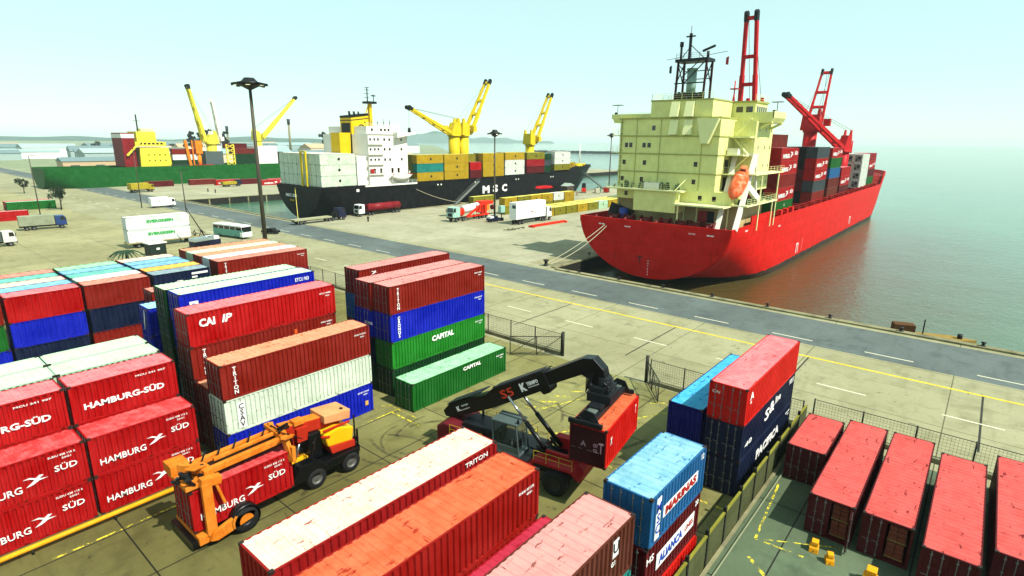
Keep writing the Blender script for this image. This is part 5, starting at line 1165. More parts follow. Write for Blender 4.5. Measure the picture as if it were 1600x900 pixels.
# kiosk, flat bed body and little hoist behind the far block
t = thing('kiosk', 'small dark green kiosk with a white roof behind the far container block', 'kiosk', (37.9, 124.2, 0), math.radians(5))
b = MB(); b.box(0,0,0,3.0,2.4,2.4); b.build('walls', plain('kiosk green', '#123022', .6), t); b = MB(); b.box(-.2,-.2,2.4,3.2,2.6,2.6); b.build('roof', WPAINT, t); b = MB(); b.box(1.2,-.03,1.2,1.8,-.0,1.6); b.build('sign', WPAINT, t); b = MB(); b.box(3.0,.3,0,3.05,2.1,2.2); b.build('door', orp, t)
t = thing('white_van', 'white flat topped delivery van behind the far container block', 'van', (46.6, 126.8, 0), math.radians(12)); b = MB(); b.box(0,-1.1,1.5,5.6,1.1,2.2); b.build('roof_body', whp, t, bevel=.1); b = MB(); b.box(0,-1.08,.4,5.9,1.08,1.5); b.build('lower_body', navyp, t, bevel=.05); b = MB(); b.box(3.4,-.6,2.2,4.8,-.3,2.3); b.build('roof_rack', BLK, t); axles(t, (1.1, 4.8), 2.2, .4)
t = thing('yard_hoist', 'small rusty hoist with a thin black boom beside the flat trailer', 'hoist', (50.8, 131.5, 0)); b = MB(); b.box(-1.5,-.8,.5,1.5,.8,1.3); b.build('base', plain('rust base', '#5a3c2c', .8), t); b = MB(); b.tube((.5,0,1.3),(-3.1,-.6,8.6),.14,8,.07); b.build('boom', BLK, t); b = MB(); b.beam((-1,0,1.3),(-.2,0,3.2),.12,.12); b.beam((1.2,0,1.3),(-.2,0,3.2),.12,.12); b.build('frame', plain('rust base', '#5a3c2c'), t); axles(t, (-1,1), 1.8, .4)
t = thing('scrap_heap', 'pile of rusty frames between the white trailer and the thin pole', 'scrap', (51.8, 136.5, 0)); b = MB()
for i in range(30): p = Vector((R.uniform(-1.5,1.5),R.uniform(-1.5,1.5),R.uniform(0,1.8))); b.beam(p, p+Vector((R.uniform(-1,1),R.uniform(-1,1),R.uniform(-.4,.9))), .15, .1)
b.build('frames', plain('scrap brown', '#4e4a38', .9, var=.5), t)
# bollards
for i, (x, y) in enumerate([(84.0, 62.2)]+[(82.9, 54-8*k) for k in range(9)]+[(84.0+14*k, 61.6) for k in range(1, 8)]+[(84+14*k, 148.9) for k in range(9)]):
    t = thing('bollard', 'black bollard at the pier corner by the mooring ropes' if i == 0 else ('black bollard on the near quay edge, number %d from the corner counting toward the camera' % i if False else 'small black bollard on the %s edge' % ('near quay' if i < 10 else ('red ship side pier' if i < 17 else 'black ship side pier'))), 'bollard', (x, y, .22 if abs(y-60) < 6 or i else .22), 0, None if i == 0 else 'bollards along the %s edge' % ('near quay' if i < 10 else ('red ship side pier' if i < 17 else 'black ship side pier')))
    k = 1.6 if i == 0 else .8; b = MB(); b.lathe([(.34*k,0),(.34*k,.06),(.2*k,.1),(.19*k,.42*k),(.34*k,.5*k),(.34*k,.6*k),(.02,.66*k)], n=12); b.build('post', BLK, t)
# people
SKIN = plain('skin', '#7a4a34', .6)
def person(x, y, label, top, leg, a=0, z=0):
    t = thing('person', label, 'person', (x, y, z), a, None)
    b = MB()
    for s in (-1, 1): b.tube((s*.07,.09*s,.06),(0,.1*s,.85),.07,8,.1); b.box(-.06+s*.07,.09*s-.05,0,.18+s*.07,.09*s+.05,.09)
    b.tube((0,0,.82),(0,0,1.42),.16,10,.2); b.tube((0,0,1.42),(0,0,1.5),.2,10,.08); b.tube((0,0,1.48),(0,0,1.58),.06,8)
    for s in (-1, 1): b.tube((0,.22*s,1.4),(.03,.29*s,1.1),.06,7,.05); b.tube((.03,.29*s,1.1),(.14,.27*s,.84),.05,7,.035)
    b.lathe([(.02,1.55),(.09,1.6),(.11,1.68),(.1,1.76),(.03,1.82)], n=10)
    b.build('body', SKIN, t)
    b = MB(); b.tube((0,0,.95),(0,0,1.44),.2,10,.22); 
    for s in (-1, 1): b.tube((0,.22*s,1.41),(.03,.29*s,1.12),.08,7,.07)
    b.build('shirt', plain('cloth '+top, top, .9), t); b = MB()
    for s in (-1, 1): b.tube((s*.07,.09*s,.12),(0,.1*s,.95),.1,8,.13)
    b.build('trousers', plain('cloth '+leg, leg, .9), t); b = MB(); b.lathe([(.13,1.72),(.12,1.82),(.03,1.88)], n=10); b.build('helmet', plain('helmet yellow', '#c8b840', .5), t)
person(96.5, 134.5, 'person in dark clothes walking on the pier right of the flatbed truck', '#1c2230', '#15181c', 1)
person(104, 258, 'person in dark clothes on the far pier, left one of two', '#22262c', '#15181c', 2); person(104.5, 252, 'person in dark clothes on the far pier, right one of two', '#22262c', '#15181c', 2)
person(206, 137, 'person near the red forklift at the pier end', '#a83020', '#20242c', 2)

# ---------------------------------------------------------------- containers on the pier
GP = 'yellow containers standing on the middle pier'; E_ = [dict(t='o', x=0, z=1.45, h=.55, w=.6, mat=plain('emblem brown', '#5a3410'), bold=.06)]
container(150.6, 145.2, 0, L40, 'olive', 'single long olive yellow container by the black hull under the white letters', GP, text=E_, lod='lo', simple=True, wear=.15)
top = ['yellow', 'yellow', 'olive', 'yellow', 'bone', 'amber', 'yellow']
for i in range(6):
    for k in range(2):
        h = ['yellow', 'olive', 'yellow', 'yellow', 'bone', 'yellow'][i] if k else ['olive', 'olive', 'yellow', 'olive', 'olive', 'yellow'][i]
        container(135.6+i*6.5, 117.0, k*2.6, L20, h, '%s container, %s tier, %s from the left of the tall pier row' % (NICE[h], ['lower', 'upper'][k], words[i]), GP, text=E_, lod='lo', simple=True, wear=.15)
for r_ in range(3):
    for i in range(8):
        h = 'olive' if (i+r_) % 3 else 'yellow'
        if i == 5 and r_ == 0: h = 'mint'
        if r_ == 0 and i == 6: h = 'yellow'
        container(138.2+i*6.5+r_*.8, 104.3+r_*2.6, 0, L20, h, '%s container, row %s, %s from left, low pier block' % (NICE[h], words[r_], words[i]), GP, text=E_ if r_ == 0 else [], lod='lo', simple=True, wear=.15)
# cluster at the pier end
t = thing('forklift', 'red forklift near the bow of the black ship', 'forklift', (219, 142, .006), .6); b = MB(); b.box(0,-1,.5,3.4,1,1.6); b.prism([(0,1.6),(1.2,1.6),(.9,2.2),(0,2.2)], -1, 1, 'y'); b.build('body', orp, t, bevel=.1); b = MB()
for p in ((.8,-.9),(.8,.9),(2.6,-.9),(2.6,.9)): b.beam((p[0],p[1],1.6),(p[0],p[1],3.2),.1,.1)
b.box(.6,-1,3.2,2.8,1,3.32); b.build('canopy', BLK, t); b = MB(); b.box(3.5,-.8,.2,3.7,.8,4.2); b.box(3.7,-.7,.2,5.0,-.5,.3); b.box(3.7,.5,.2,5.0,.7,.3); b.build('mast', BLK, t); axles(t, (.8, 2.8), 2, .5)
t = thing('canopy_shed', 'red canopied stand behind the tall pier row', 'shed', (186.5, 140, .006)); b = MB(); b.prism([(-4,4.2),(4,4.2),(3,5.0),(-3,5.0)], -1.6, 1.6, 'y'); b.build('roof', CRED, t); b = MB()
for p in ((-3,-1.3),(3,-1.3),(-3,1.3),(3,1.3)): b.beam((p[0],p[1],0),(p[0],p[1],4.2),.2,.2)
b.build('post', BLK, t)
t = thing('guard_hut', 'grey roofed hut under the bow of the black ship', 'hut', (212, 146, .006)); b = MB(); b.box(-2.5,-1.5,0,2.5,1.5,3.4); b.build('walls', plain('hut brown', '#5a4a44', .8), t); b = MB(); b.prism([(-3,3.4),(3,3.4),(0,4.6)], -1.8, 1.8, 'y'); b.build('roof', plain('hut roof', '#a8b4a8', .6), t); b = MB(); b.box(-.5,-1.53,0,.5,-1.5,2.1); b.build('door', BLK, t)
for i, (x, y, c, lb) in enumerate([(226, 139, '#1c7a58', 'green crate'), (229, 136.5, '#b8301c', 'red crate'), (223, 137.4, '#c8c4b0', 'pale crate'), (246, 134, '#5a6a60', 'grey crate'), (250, 131, '#a83a28', 'rusty red crate'), (258, 127, '#3c7a4a', 'dark green crate')]):
    t = thing('machine_crate', lb+' at the end of the middle pier', 'crate', (x, y, .006), i*.4, 'crates at the end of the middle pier'); b = MB(); b.box(-1.1,-1,.15,1.1,1,2.3); b.build('box', paint('crate '+c, c, .3), t, bevel=.05); b = MB(); b.box(-1.15,-1.05,0,1.15,1.05,.14); b.tube((0,0,2.3),(0,0,2.7),.3,8); b.build('skid', BLK, t)

# ---------------------------------------------------------------- green ship at the far pier
GRP = hullpaint('ship green paint', '#0e6a26', '#4a1418', -.6, wear=.2, rough=.5, var=.15, rust='#2a3018'); YLP = paint('far ship yellow', '#e4d850', .1, .5); 
gs = thing('cargo_ship', 'green hulled cargo ship with yellow bridge at the far pier', 'ship', (0, 0, 0))
hull('hull', 60, 150, 324, 11.5, 8.8, -9, [GRP, GRP, BD], gs, -1, -9, 1.5, stern_len=30, bow_len=40, rake=8)
F = lambda x, z: (x*1.325, 22.83-(22.83-z)*1.325)
def fb(nm, x0, x1, z0, z1, mat, y0=316, y1=330, parent=None):
    a = F(x0, z0); c = F(x1, z1); b = MB(); b.box(a[0], y0, a[1], c[0], y1, c[1]); return b.build(nm, mat, parent or gs)
fb('red_house', 69.2, 73.0, 12.2, 24, paint('house dark red', '#8e1424', .1)); fb('white_band', 69.1, 73.2, 22.2, 23.6, WPAINT, 315.9, 330.1)
b = MB(); b.prism([(F(74,0)[0],8.4),(F(84.4,0)[0],8.4),(F(83.8,0)[0],F(0,18.8)[1]),(F(74.4,0)[0],F(0,18.8)[1])], 315.5, 331, 'y'); b.build('accommodation_block', YLP, gs)
fb('bridge', 73, 83, 19.4, 20.9, YLP, 315, 331); fb('wheelhouse', 74.2, 80.5, 20.9, 24.5, YLP, 317, 329)
for i in range(6):
    x, z = F(74.8+i*1.35, 20.3); win(gs, x, 315, z, 1.1, .8, '-y', frame=YLP)
for i in range(4):
    for z in (11.5, 14.2): win(gs, F(77+i*1.8, 0)[0], 315.5, z, .5, .6, '-y', frame=YLP)
b = MB(); x, z = F(76.3, 24.5); b.beam((x, 323, z), (x, 323, z+8), .5, .5); b.beam((x-1.5, 323, z+5), (x+1.5, 323, z+5), .2, .2); b.build('mast', DMAST, gs)
fb('cream_funnel', 76.4, 80.4, 22.5, 25.6, paint('far ship cream', '#e8e4b0', .1), 319, 325); b = MB(); b.beam((F(70,0)[0],315,14),(F(76,0)[0],315,22),.6,.8); b.build('stern_ramp', YLP, gs)
fb('hatch_block', 84.6, 91.5, 17.3, 18.7, plain('far grey', '#84908a'), 322, 330)
b = MB(); b.box(F(84,0)[0],314.8,8.3,F(92,0)[0],315.6,9.6); b.build('deck_fitting', plain('far dark', '#2a3a30'), gs)
deck_crane(gs, (F(101.5,0)[0], 322, 8), 24.5, 2.6, (126.0, 322, 47.6), 3.6, YLP, BLK, hook=False, bw=1.5)
deck_crane(gs, (F(103.2,0)[0], 323, 8), 24.5, 2.4, (137.5, 323, 41), 2.8, WPAINT, WPAINT, hook=False, bw=1.2)
deck_crane(gs, (F(120.5,0)[0], 322, 8), 26.5, 2.2, (184.6, 322, 45.4), 2.8, YLP, BLK, hook=False, bw=1.5)
ORP = paint('far orange', '#e8901c', .1)
b = MB(); x, z = F(91.6, 12.6); b.beam((x-1.0,315,7.5),(x-2.6,315,21.2),1.2,1.2); b.beam((x+.6,315,7.5),(x+.6,315,21.2),.5,.6); b.build('orange_frame', ORP, gs)
b = MB(); x, z = F(94.4, 13); b.tube((x,316,7.5),(x,316,14.5),1.1,10); b.box(x-1.6,314.6,14.5,x+1.6,317.6,21); b.build('orange_winch_house', ORP, gs)
b = MB(); x0, x1 = F(104.6,0)[0], F(107.6,0)[0]; b.beam((x0,314.6,8),(x0,314.6,19),.5,.5); b.beam((x1,314.6,8),(x1,314.6,19),.5,.5)
for i in range(5): z = 8.4+i*2.2; b.beam((x0,314.6,z),(x1,314.6,z+2),.35,.35); b.beam((x1,314.6,z),(x0,314.6,z+2),.35,.35)
b.build('lattice_tower', YLP, gs)
fb('grey_hatch_tower', 96.8, 103.6, 12.2, 17.4, plain('far slate', '#5c6a68'), 316, 330); fb('white_house', 116.6, 126.2, 11.6, 19.4, WPAINT, 315.4, 330); fb('dark_house', 126.6, 129, 11.6, 17, BLK, 316, 328)
fb('red_bulwark', 92, 99, 11.8, 12.4, CRED, 314, 315)
gg = 'containers on the deck of the green ship'
cf = [(84.9, 13.2, 'brown', 3), (84.9, 10.2, 'chalk', 2), (107.6, 14.5, 'brown', 2), (107.6, 11.9, 'brick', 2), (107.9, 9.4, 'dgreen', 2)]
for (x, z, h, n) in cf:
    zz = 22.83-(22.83-z)*1.325 if False else z
pos = [(112.5, 8.8, 'dgreen', 'bottom, left of the orange frame'), (112.5, 11.5, 'chalk', 'second, left of the orange frame'), (112.5, 14.2, 'brown', 'top, left of the orange frame'),
       (143.2, 8.8, 'dgreen', 'bottom, beside the yellow lattice'), (143.2, 11.5, 'dgreen', 'second, beside the yellow lattice'), (143.2, 14.2, 'brick', 'third, beside the yellow lattice'), (139.4, 16.9, 'maroon', 'top, beside the yellow lattice')]
for x, z, h, w_ in pos: container(x, 315.6 if z < 16 else 318.4, z, L40, h, '%s container on the green ship, %s' % (NICE[h], w_), gg, lod='lo', simple=True, H=2.7, wear=.1)
t = container(142.5, 318.4, 14.2, L40, 'maroon', 'maroon container on the green ship, under the topmost by the lattice', gg, lod='lo', simple=True, H=2.7)
for x, z, h, w_ in ((112.5, 8.8, 'dgreen', 'rear row bottom left'), (112.5, 11.5, 'brown', 'rear row second left')): container(x, 318.4, z, L40, h, '%s container on the green ship, %s' % (NICE[h], w_), gg, lod='lo', simple=True, H=2.7)
# containers and a lorry on the far pier quay
gf = 'containers on the far pier'
for x, y, h, tx, lb in ((93.6, 300, 'maroon', [], 'maroon container on the far pier nearest the yellow lorry'), (113, 300, 'brick', [], 'dull brick container on the far pier'), (121.5, 291, 'red', HSR, 'red lettered container on the far pier, left one'),
        (131.5, 289, 'maroon', [], 'maroon container in the middle of the far pier row'), (137, 276, 'red', HSR, 'red lettered container on the far pier nearest the black ship'), (143.8, 283, 'red', HSR, 'red lettered container on the far pier, rear right one'), (156.0, 286, 'red', HSR, 'red lettered container at the right end of the far pier row')):
    container(x, y, 0, L40, h, lb, gf, lod='lo', simple=True, text=tx, wear=.15)
t = thing('lorry', 'lorry with a black cab and yellow load between the red containers on far pier', 'truck', (119.5, 280, 0), .1); chassis(t, 0, 9); cab(t, 7, 9.2, 2.5, .9, 3.2, navyp); b = MB(); b.box(0,-1.2,1.1,6.8,1.2,2.4); b.build('load_body', paint('dull yellow', '#b0a030'), t); axles(t, (1.4, 2.8, 8), 2.5, .5)
# timber fenders on the far pier face
b = MB()
for i in range(26): x = 92+i*7.5; b.box(x, 228.6, -2.6, x+.5, 229-.02, -.2)
struct(b.build('pier_face_piles', EDGE))

# ---------------------------------------------------------------- far shore
b = MB(); b.prism([(83.2,348),(330,348),(520,520),(1500,1640),(2400,3200),(83.2,3200)], -9, 0, 'z'); struct(b.build('far_shore_ground', concrete('far ground', '#8c9878', '#a0a888', '#5c6a50')))
R4 = random.Random(11)
cols = ['#cfd6d0', '#e8ece8', '#9fb4b0', '#d8c8b0', '#a8b8b4', '#7c9090', '#c8b090']
for i in range(64):
    az = math.radians(R4.uniform(52.5, 86)); d = R4.uniform(400, 1050); x, y = d*math.cos(az), d*math.sin(az)
    L_, D_, h = R4.uniform(24, 70), R4.uniform(14, 30), R4.uniform(6, 13)
    if y-D_ < 352 or x+L_ > .84*y+20: continue
    c = R4.choice(cols); t = thing('warehouse', '', 'warehouse', (x, y, 0), R4.uniform(-.2,.2), 'warehouses and sheds on the far shore')
    t['label'] = ['pale', 'hazy', 'low', 'wide'][i % 4]+' shed roof among many on the far shore behind the green ship'
    b = MB(); b.box(0,0,0,L_,D_,h); b.build('wall', plain('shed wall '+c, c, .8), t)
    b = MB(); b.prism([(-.5,h),(D_+.5,h),(D_/2,h+D_*.16)], -.5, L_+.5, 'x'); b.build('roof', plain('shed roof '+R4.choice(cols), R4.choice(cols), .7), t)
    for k in range(min(2, int(L_/14))): b = MB(); b.box(4+k*14, -.1, 0, 9+k*14, 0, 4); b.build('door', plain('shed door', '#4a5a58', .7), t)
BARK = plain('bark', '#4a3c2c', .9); LEAF = plain('foliage', '#2c4420', .8, var=.5); LEAF2 = plain('foliage dark', '#1c301a', .8, var=.5)
def tree(x, y, h, label, seed=0, mat=None, group='far shore trees', cr=None):
    rr = random.Random(seed); t = thing('tree', label, 'tree', (x, y, 0), 0, group); cr = cr or h*.32
    b = MB(); b.tube((0,0,0),(.2,0,h*.6),h*.03,8,h*.015)
    for k in range(6): a = rr.random()*6.28; b.tube((.1,0,h*(.3+.05*k)),(math.cos(a)*cr*.7,math.sin(a)*cr*.7,h*(.55+.06*k)),h*.012,5,h*.005)
    b.build('trunk', BARK, t); b = MB()
    cl = [(rr.gauss(0,.42)*cr, rr.gauss(0,.42)*cr, h*(.42+.5*rr.random()), cr*rr.uniform(.25,.45)) for _ in range(16)]
    for cx, cy, cz, r_ in cl:
        for k in range(90):
            d = Vector((rr.gauss(0,1),rr.gauss(0,1),rr.gauss(0,.8))).normalized()*r_*rr.random()**.4; c = Vector((cx,cy,cz))+d; s = h*.03*rr.uniform(.6,1.3)
            u = Vector((rr.gauss(0,1),rr.gauss(0,1),rr.gauss(0,1))).normalized()*s; v = u.cross(Vector((rr.gauss(0,1),rr.gauss(0,1),rr.gauss(0,1)))).normalized()*s*.7
            b.quad([c-u, c+v, c+u, c-v], 0)
    b.build('crown', mat or LEAF, t, recalc=False)
for i, (u, h) in enumerate([(68.9,31),(68.3,29),(67.5,32),(67.0,30),(66.4,32)]):
    a = math.radians(u); tree(650*math.cos(a), 650*math.sin(a), h, 'tall dark tree, %s from the left, in the clump above the green ship' % words[i], 20+i, LEAF2, cr=4.2)
a = math.radians(57.9); tree(760*math.cos(a), 760*math.sin(a), 31, 'single rounded tree rising behind the far sheds left of the yellow funnel', 44, LEAF2, cr=7)
for i in range(16):
    a = math.radians(R4.uniform(56, 84)); d = R4.uniform(600, 900); tree(d*math.cos(a), d*math.sin(a), R4.uniform(10, 17), 'small tree among the sheds of the far shore', 60+i)
# more yard traffic at the far left
for i, (x, y, h) in enumerate([(20, 232, 'brown'), (20, 235.2, 'sky'), (34, 232.6, 'green'), (34, 236, 'red'), (6, 233, 'brick'), (6, 236.2, 'navy'), (22, 205, 'red'), (8, 206, 'teal')]):
    container(x, y, 0, L40, h, '%s container standing alone at the far left service yard, %s row' % (NICE.get(h, h), 'near' if y < 210 else ('front' if y < 234 else 'back')), 'containers in the far left service yard', lod='lo', simple=True, wear=.3)
for i, (x, y, a_, c1, c2, lb) in enumerate([(2, 176, .1, '#a83020', '#d8d8d0', 'red cabbed lorry with pale box in the left service yard'), (28, 182, -.1, '#2c4c80', '#9aa088', 'blue cabbed lorry with olive box in the left service yard'), (14, 158, .05, '#d8d8d0', '#5a6a60', 'white cabbed lorry with grey box in the left service yard')]):
    t = thing('lorry', lb, 'truck', (x, y, .006), a_); chassis(t, 0, 9.5); cab(t, 7.2, 9.4, 2.4, .9, 3.2, plain('lorry '+c1, c1, .4)); b = MB(); b.box(0,-1.2,1.1,7.0,1.2,3.5); b.build('box', paint('lorry box '+c2, c2, .3), t, bevel=.05); axles(t, (1.4, 2.8, 8.3), 2.4, .5)
for i, (x, y) in enumerate([(-6, 196), (46, 226), (-18, 182), (50, 300), (30, 268), (8, 262), (-10, 250)]): tree(x, y, 6+i%3*1.5, 'small leafy yard tree standing in the far left service yard', 90+i, LEAF, 'service yard trees')
# chimneys, distant tower
for i, (a, d, h) in enumerate(((60.9, 700, 37), (66, 800, 30))):
    a = math.radians(a); t = thing('water_tower', ['slim dark topped tower above the far sheds', 'slim pale chimney above the far sheds'][i], 'tower', (d*math.cos(a), d*math.sin(a), 0)); b = MB(); b.tube((0,0,0),(0,0,h),1.4,10,1.1); b.build('shaft', EDGE, t); b = MB(); b.tube((0,0,h),(0,0,h+6),1.5,12,1.7); b.build('tank', plain('tower dark', '#2c3440', .7), t)
# palm at left edge
t = thing('palm', 'small palm with drooping fronds by the dark green kiosk', 'palm', (33.0, 121.5, 0)); b = MB(); b.tube((0,0,0),(.1,0,2.0),.22,8,.16); b.build('trunk', BARK, t); b = MB()
for i in range(22):
    a = i*2.4; L_ = 2.6+R4.random(); p0 = Vector((.1,0,2)); 
    for k in range(7):
        f0, f1 = k/7, (k+1)/7; z0 = 2+1.6*f0-2.6*f0*f0; z1 = 2+1.6*f1-2.6*f1*f1; c, s = math.cos(a), math.sin(a); w_ = .34*(1-f0)+.05
        b.quad([(c*L_*f0-s*w_, s*L_*f0+c*w_, z0-.12), (c*L_*f0, s*L_*f0, z0), (c*L_*f1, s*L_*f1, z1), (c*L_*f1-s*w_*.8, s*L_*f1+c*w_*.8, z1-.12)])
        b.quad([(c*L_*f0+s*w_, s*L_*f0-c*w_, z0-.12), (c*L_*f0, s*L_*f0, z0), (c*L_*f1, s*L_*f1, z1), (c*L_*f1+s*w_*.8, s*L_*f1-c*w_*.8, z1-.12)])
b.build('frond', plain('palm green', '#1c4420', .7, var=.4), t, recalc=False)
# breakwater and hills
b = MB(); rr = random.Random(5); p = Vector((1010, 800, 0)); q = Vector((1130, 470, 0))
for i in range(90): c = p.lerp(q, i/90); b.hexa([c+Vector((-6,-3,-6)), c+Vector((6,-3,-6)), c+Vector((6,3,-6)), c+Vector((-6,3,-6)), c+Vector((-3,-3,rr.uniform(.5,2.5))), c+Vector((3,-3,rr.uniform(.5,2.5))), c+Vector((3,3,rr.uniform(.5,2.5))), c+Vector((-3,3,rr.uniform(.5,2.5)))])
struct(b.build('breakwater', plain('breakwater rock', '#2a2e28', .9, var=.3)))
def ridge(name, a0, a1, d, hmax, seed, col):
    rr = random.Random(seed); b = MB(); n = 90; pr = []
    ph = [rr.random()*6.28 for _ in range(6)]
    for i in range(n+1):
        t_ = i/n; a = math.radians(a0+(a1-a0)*t_); h = hmax*math.sin(PI*t_)**.5*(.55+.2*math.sin(t_*9+ph[0])+.13*math.sin(t_*23+ph[1])+.06*math.sin(t_*61+ph[2]))
        pr.append([(d*math.cos(a)*k, d*math.sin(a)*k, z) for k, z in ((1,-4),(1.05,h*.5),(1.12,h),(1.25,h*.6),(1.4,-4))])
    for r0, r1 in zip(pr, pr[1:]):
        for k in range(4): b.quad([r0[k], r1[k], r1[k+1], r0[k+1]], smooth=True)
    struct(b.build(name, plain(name+' green', col, .9, var=.2), recalc=False))
ridge('hills', 50, 92, 3200, 38, 2, '#4a6a5a'); ridge('distant_hills', 36, 58, 5200, 110, 9, '#5a7a6a')
# ---------------------------------------------------------------- dark reach stacker with the hanging red container
RSB = plain('stacker black', '#0e1014', .35, .2); RSG = plain('stacker charcoal', '#23282c', .5, .2, var=.3); RSR = paint('stacker red', '#b01824', .9, .45, .1, rust='#401010'); HYD = plain('chrome rod', '#b8bcbc', .2, .9)
ang = math.radians(-80)
rs = thing('reach_stacker', 'black reach stacker with a raised boom holding a red container', 'reach stacker', (28.55, 23.5, 0), ang)
b = MB()
b.prism([(-5.2,.75),(5.0,.75),(5.2,1.3),(4.6,1.75),(2.2,1.6),(-2.4,1.7),(-5.2,1.9)], -1.05, 1.05, 'y'); b.build('chassis', RSB, rs, bevel=.04)
b = MB(); b.prism([(-5.9,.9),(-4.2,.8),(-4.0,2.3),(-5.2,2.5),(-5.9,2.1)], -1.6, 1.6, 'y'); b.build('counterweight', paint('stacker maroon', '#6a1020', .1, .4), rs, bevel=.12)
b = MB()
for s in (-1, 1):
    b.prism([(2.0,1.55),(2.5,2.15),(5.5,2.15),(5.9,1.7),(5.9,1.5),(5.3,1.95),(2.7,1.95),(2.2,1.45)], s*1.1, s*2.15, 'y')
    b.box(3.0, s*.9, 1.3, 5.4, s*1.15, 2.5)
b.box(5.2, -1.2, .9, 5.7, 1.2, 1.7)
b.build('front_fender', RSR, rs, bevel=.03)
b = MB()
for s in (-1, 1): b.box(-4.6, s*1.1, 1.75, -1.6, s*1.9, 1.95); b.box(-1.6, s*1.05, .9, 1.9, s*1.7, 1.6)
b.box(-4.0, -.9, 1.7, -1.2, .9, 2.6); b.build('engine_deck', RSG, rs, bevel=.05)
for s in (-1, 1):
    wheel(rs, 4.2, s*1.45, .9, .55, rim=RSG); wheel(rs, 4.2, s*2.05, .9, .5, rim=RSG); wheel(rs, -3.3, s*1.5, .85, .55, rim=RSG)
c = MB(); X0, X1 = -.9, 1.2
for x in (X0, X1):
    for y in (-1.62, -.22): c.beam((x, y, 1.65), (x+(.0 if x < 0 else -.25), y, 3.9), .1, .1)
c.box(X0-.1, -1.7, 3.88, X1-.15, -.15, 4.02); c.box(X0-.05, -1.68, 1.6, X1+.05, -.18, 1.75)
c.box(X0, -1.66, 1.75, X1, -1.6, 2.25)
cb = c.build('cab', plain('cab frame grey', '#5c6a68', .5), rs, bevel=.02)
g = MB(); g.box(X0+.06, -1.63, 2.27, X1-.2, -1.615, 3.86); g.box(X0+.06, -.24, 2.0, X1-.2, -.225, 3.86); g.hexa([(X1-.02,-1.58,1.8),(X1,-1.58,1.8),(X1,-.26,1.8),(X1-.02,-.26,1.8),(X1-.27,-1.58,3.86),(X1-.25,-1.58,3.86),(X1-.25,-.26,3.86),(X1-.27,-.26,3.86)])
gm, nt, bb = newmat('cab glass'); bb.inputs['Base Color'].default_value = lin('#2a3a38'); bb.inputs['Roughness'].default_value = .05; bb.inputs['Alpha'].default_value = .25
g.build('glass', gm, cb)
g = MB(); g.box(-.6, -1.2, 1.75, 0, -.6, 2.2); g.box(-.7, -1.2, 2.2, -.5, -.6, 2.9); g.box(.5,-1.2,1.75,.9,-.6,2.5); g.build('seat', RSG, cb)
b = MB(); b.tube((-3.2, .7, 2.5), (-3.2, .7, 3.7), .1, 8); b.tube((-3.2,.7,3.7),(-3.35,.7,3.85),.1,8); b.build('exhaust', HYD, rs)
for q_ in ([(-4.5, -1.85, 1.95), (-1.7, -1.85, 1.95)], [(-4.5, 1.85, 1.95), (1.8, 1.7, 1.65)], [(5.4,-2.1,2.15),(2.6,-2.1,2.15)]):
    b = MB(); rail(b, q_, .7, .9, .03, 2); b.build('handrail', plain('rail yellow', '#c8a820', .5), rs)
b = MB()
for i in range(3): b.box(-1.5+i*.0, -2.0, .5+i*.35, -.9, -1.7, .55+i*.35)
b.beam((-1.5,-1.9,.4),(-1.5,-1.9,1.7),.05,.05); b.beam((-.9,-1.9,.4),(-.9,-1.9,1.7),.05,.05); b.build('step_ladder', RSG, rs)
b = MB()
for i in range(16): p = Vector((R.uniform(1.6,3.4), R.uniform(-.9,.9), 1.6)); b.tube(p, p+Vector((R.uniform(-.7,.7),R.uniform(-.5,.5),R.uniform(.2,1.0))), .05+R.random()*.07, 6)
for i in range(6): b.box(-3.9+i*.45, -.92, 1.9, -3.7+i*.45, -.9, 2.5)
b.build('hydraulic_block', RSG, rs)
b = MB(); b.beam((1.2,-1.7,3.4),(1.6,-2.1,3.3),.05,.05); b.box(1.5,-2.2,2.8,1.6,-1.95,3.35); b.tube((1.0,-1.4,4.02),(1.0,-1.4,4.3),.09,8); b.build('mirror', RSB, rs)
# boom in a frame of its own, x runs along it
p0 = Vector((-5.0, 0, 3.05)); p1 = Vector((5.4, 0, 8.95)); dv = p1-p0; el = math.atan2(dv.z, dv.x); BLn = dv.length
b = MB(); b.prism([(-1.0,-.15),(-.4,-.45),(3.6,-.72),(7.9,-.66),(8.05,-.95),(8.6,-.95),(8.75,-.62),(8.75,.55),(4.2,.62),(3.4,.35),(-.2,.62),(-1.0,.3)], -.55, .55, 'y')
boom = b.build('boom', RSB, rs, bevel=.03); boom.location = p0; boom.rotation_euler = (0, -el, 0)
b = MB(); b.prism([(8.7,-.48),(11.3,-.5),(11.7,-.95),(11.2,-1.9),(11.6,-2.2),(12.6,-1.9),(12.9,-.7),(12.6,.2),(11.9,.48),(8.7,.42)], -.42, .42, 'y'); b.build('inner_boom', RSB, boom, bevel=.03)
b = MB(); b.box(-.3, -.62, .62, 3.2, .62, .7); b.box(4.3, -.5, .62, 8.6, .5, .66); b.tube((3.3,.7,.5),(8.8,.7,.5),.04,6); b.build('top_plate', RSG, boom)
RT = plain('fleet number orange', '#d8481c', .5)
letter(boom, 'S5', (5.25, -.556, -.02), .62, 1.15, '-y', RT, bold=.01); letter(boom, 'K', (6.75, -.556, .0), .6, .5, '-y', bold=.05); letter(boom, 'TERMPO', (7.6, -.556, .1), .26, .95, '-y', bold=.03); letter(boom, 'terminal', (7.6, -.556, -.14), .09, .9, '-y')
letter(boom, 'K', (.5, -.556, .05), .4, .35, '-y', bold=.05); letter(boom, 'termpo', (1.2, -.556, .15), .18, .7, '-y', bold=.02); letter(boom, 'container', (1.1, -.556, -.12), .08, .95, '-y')
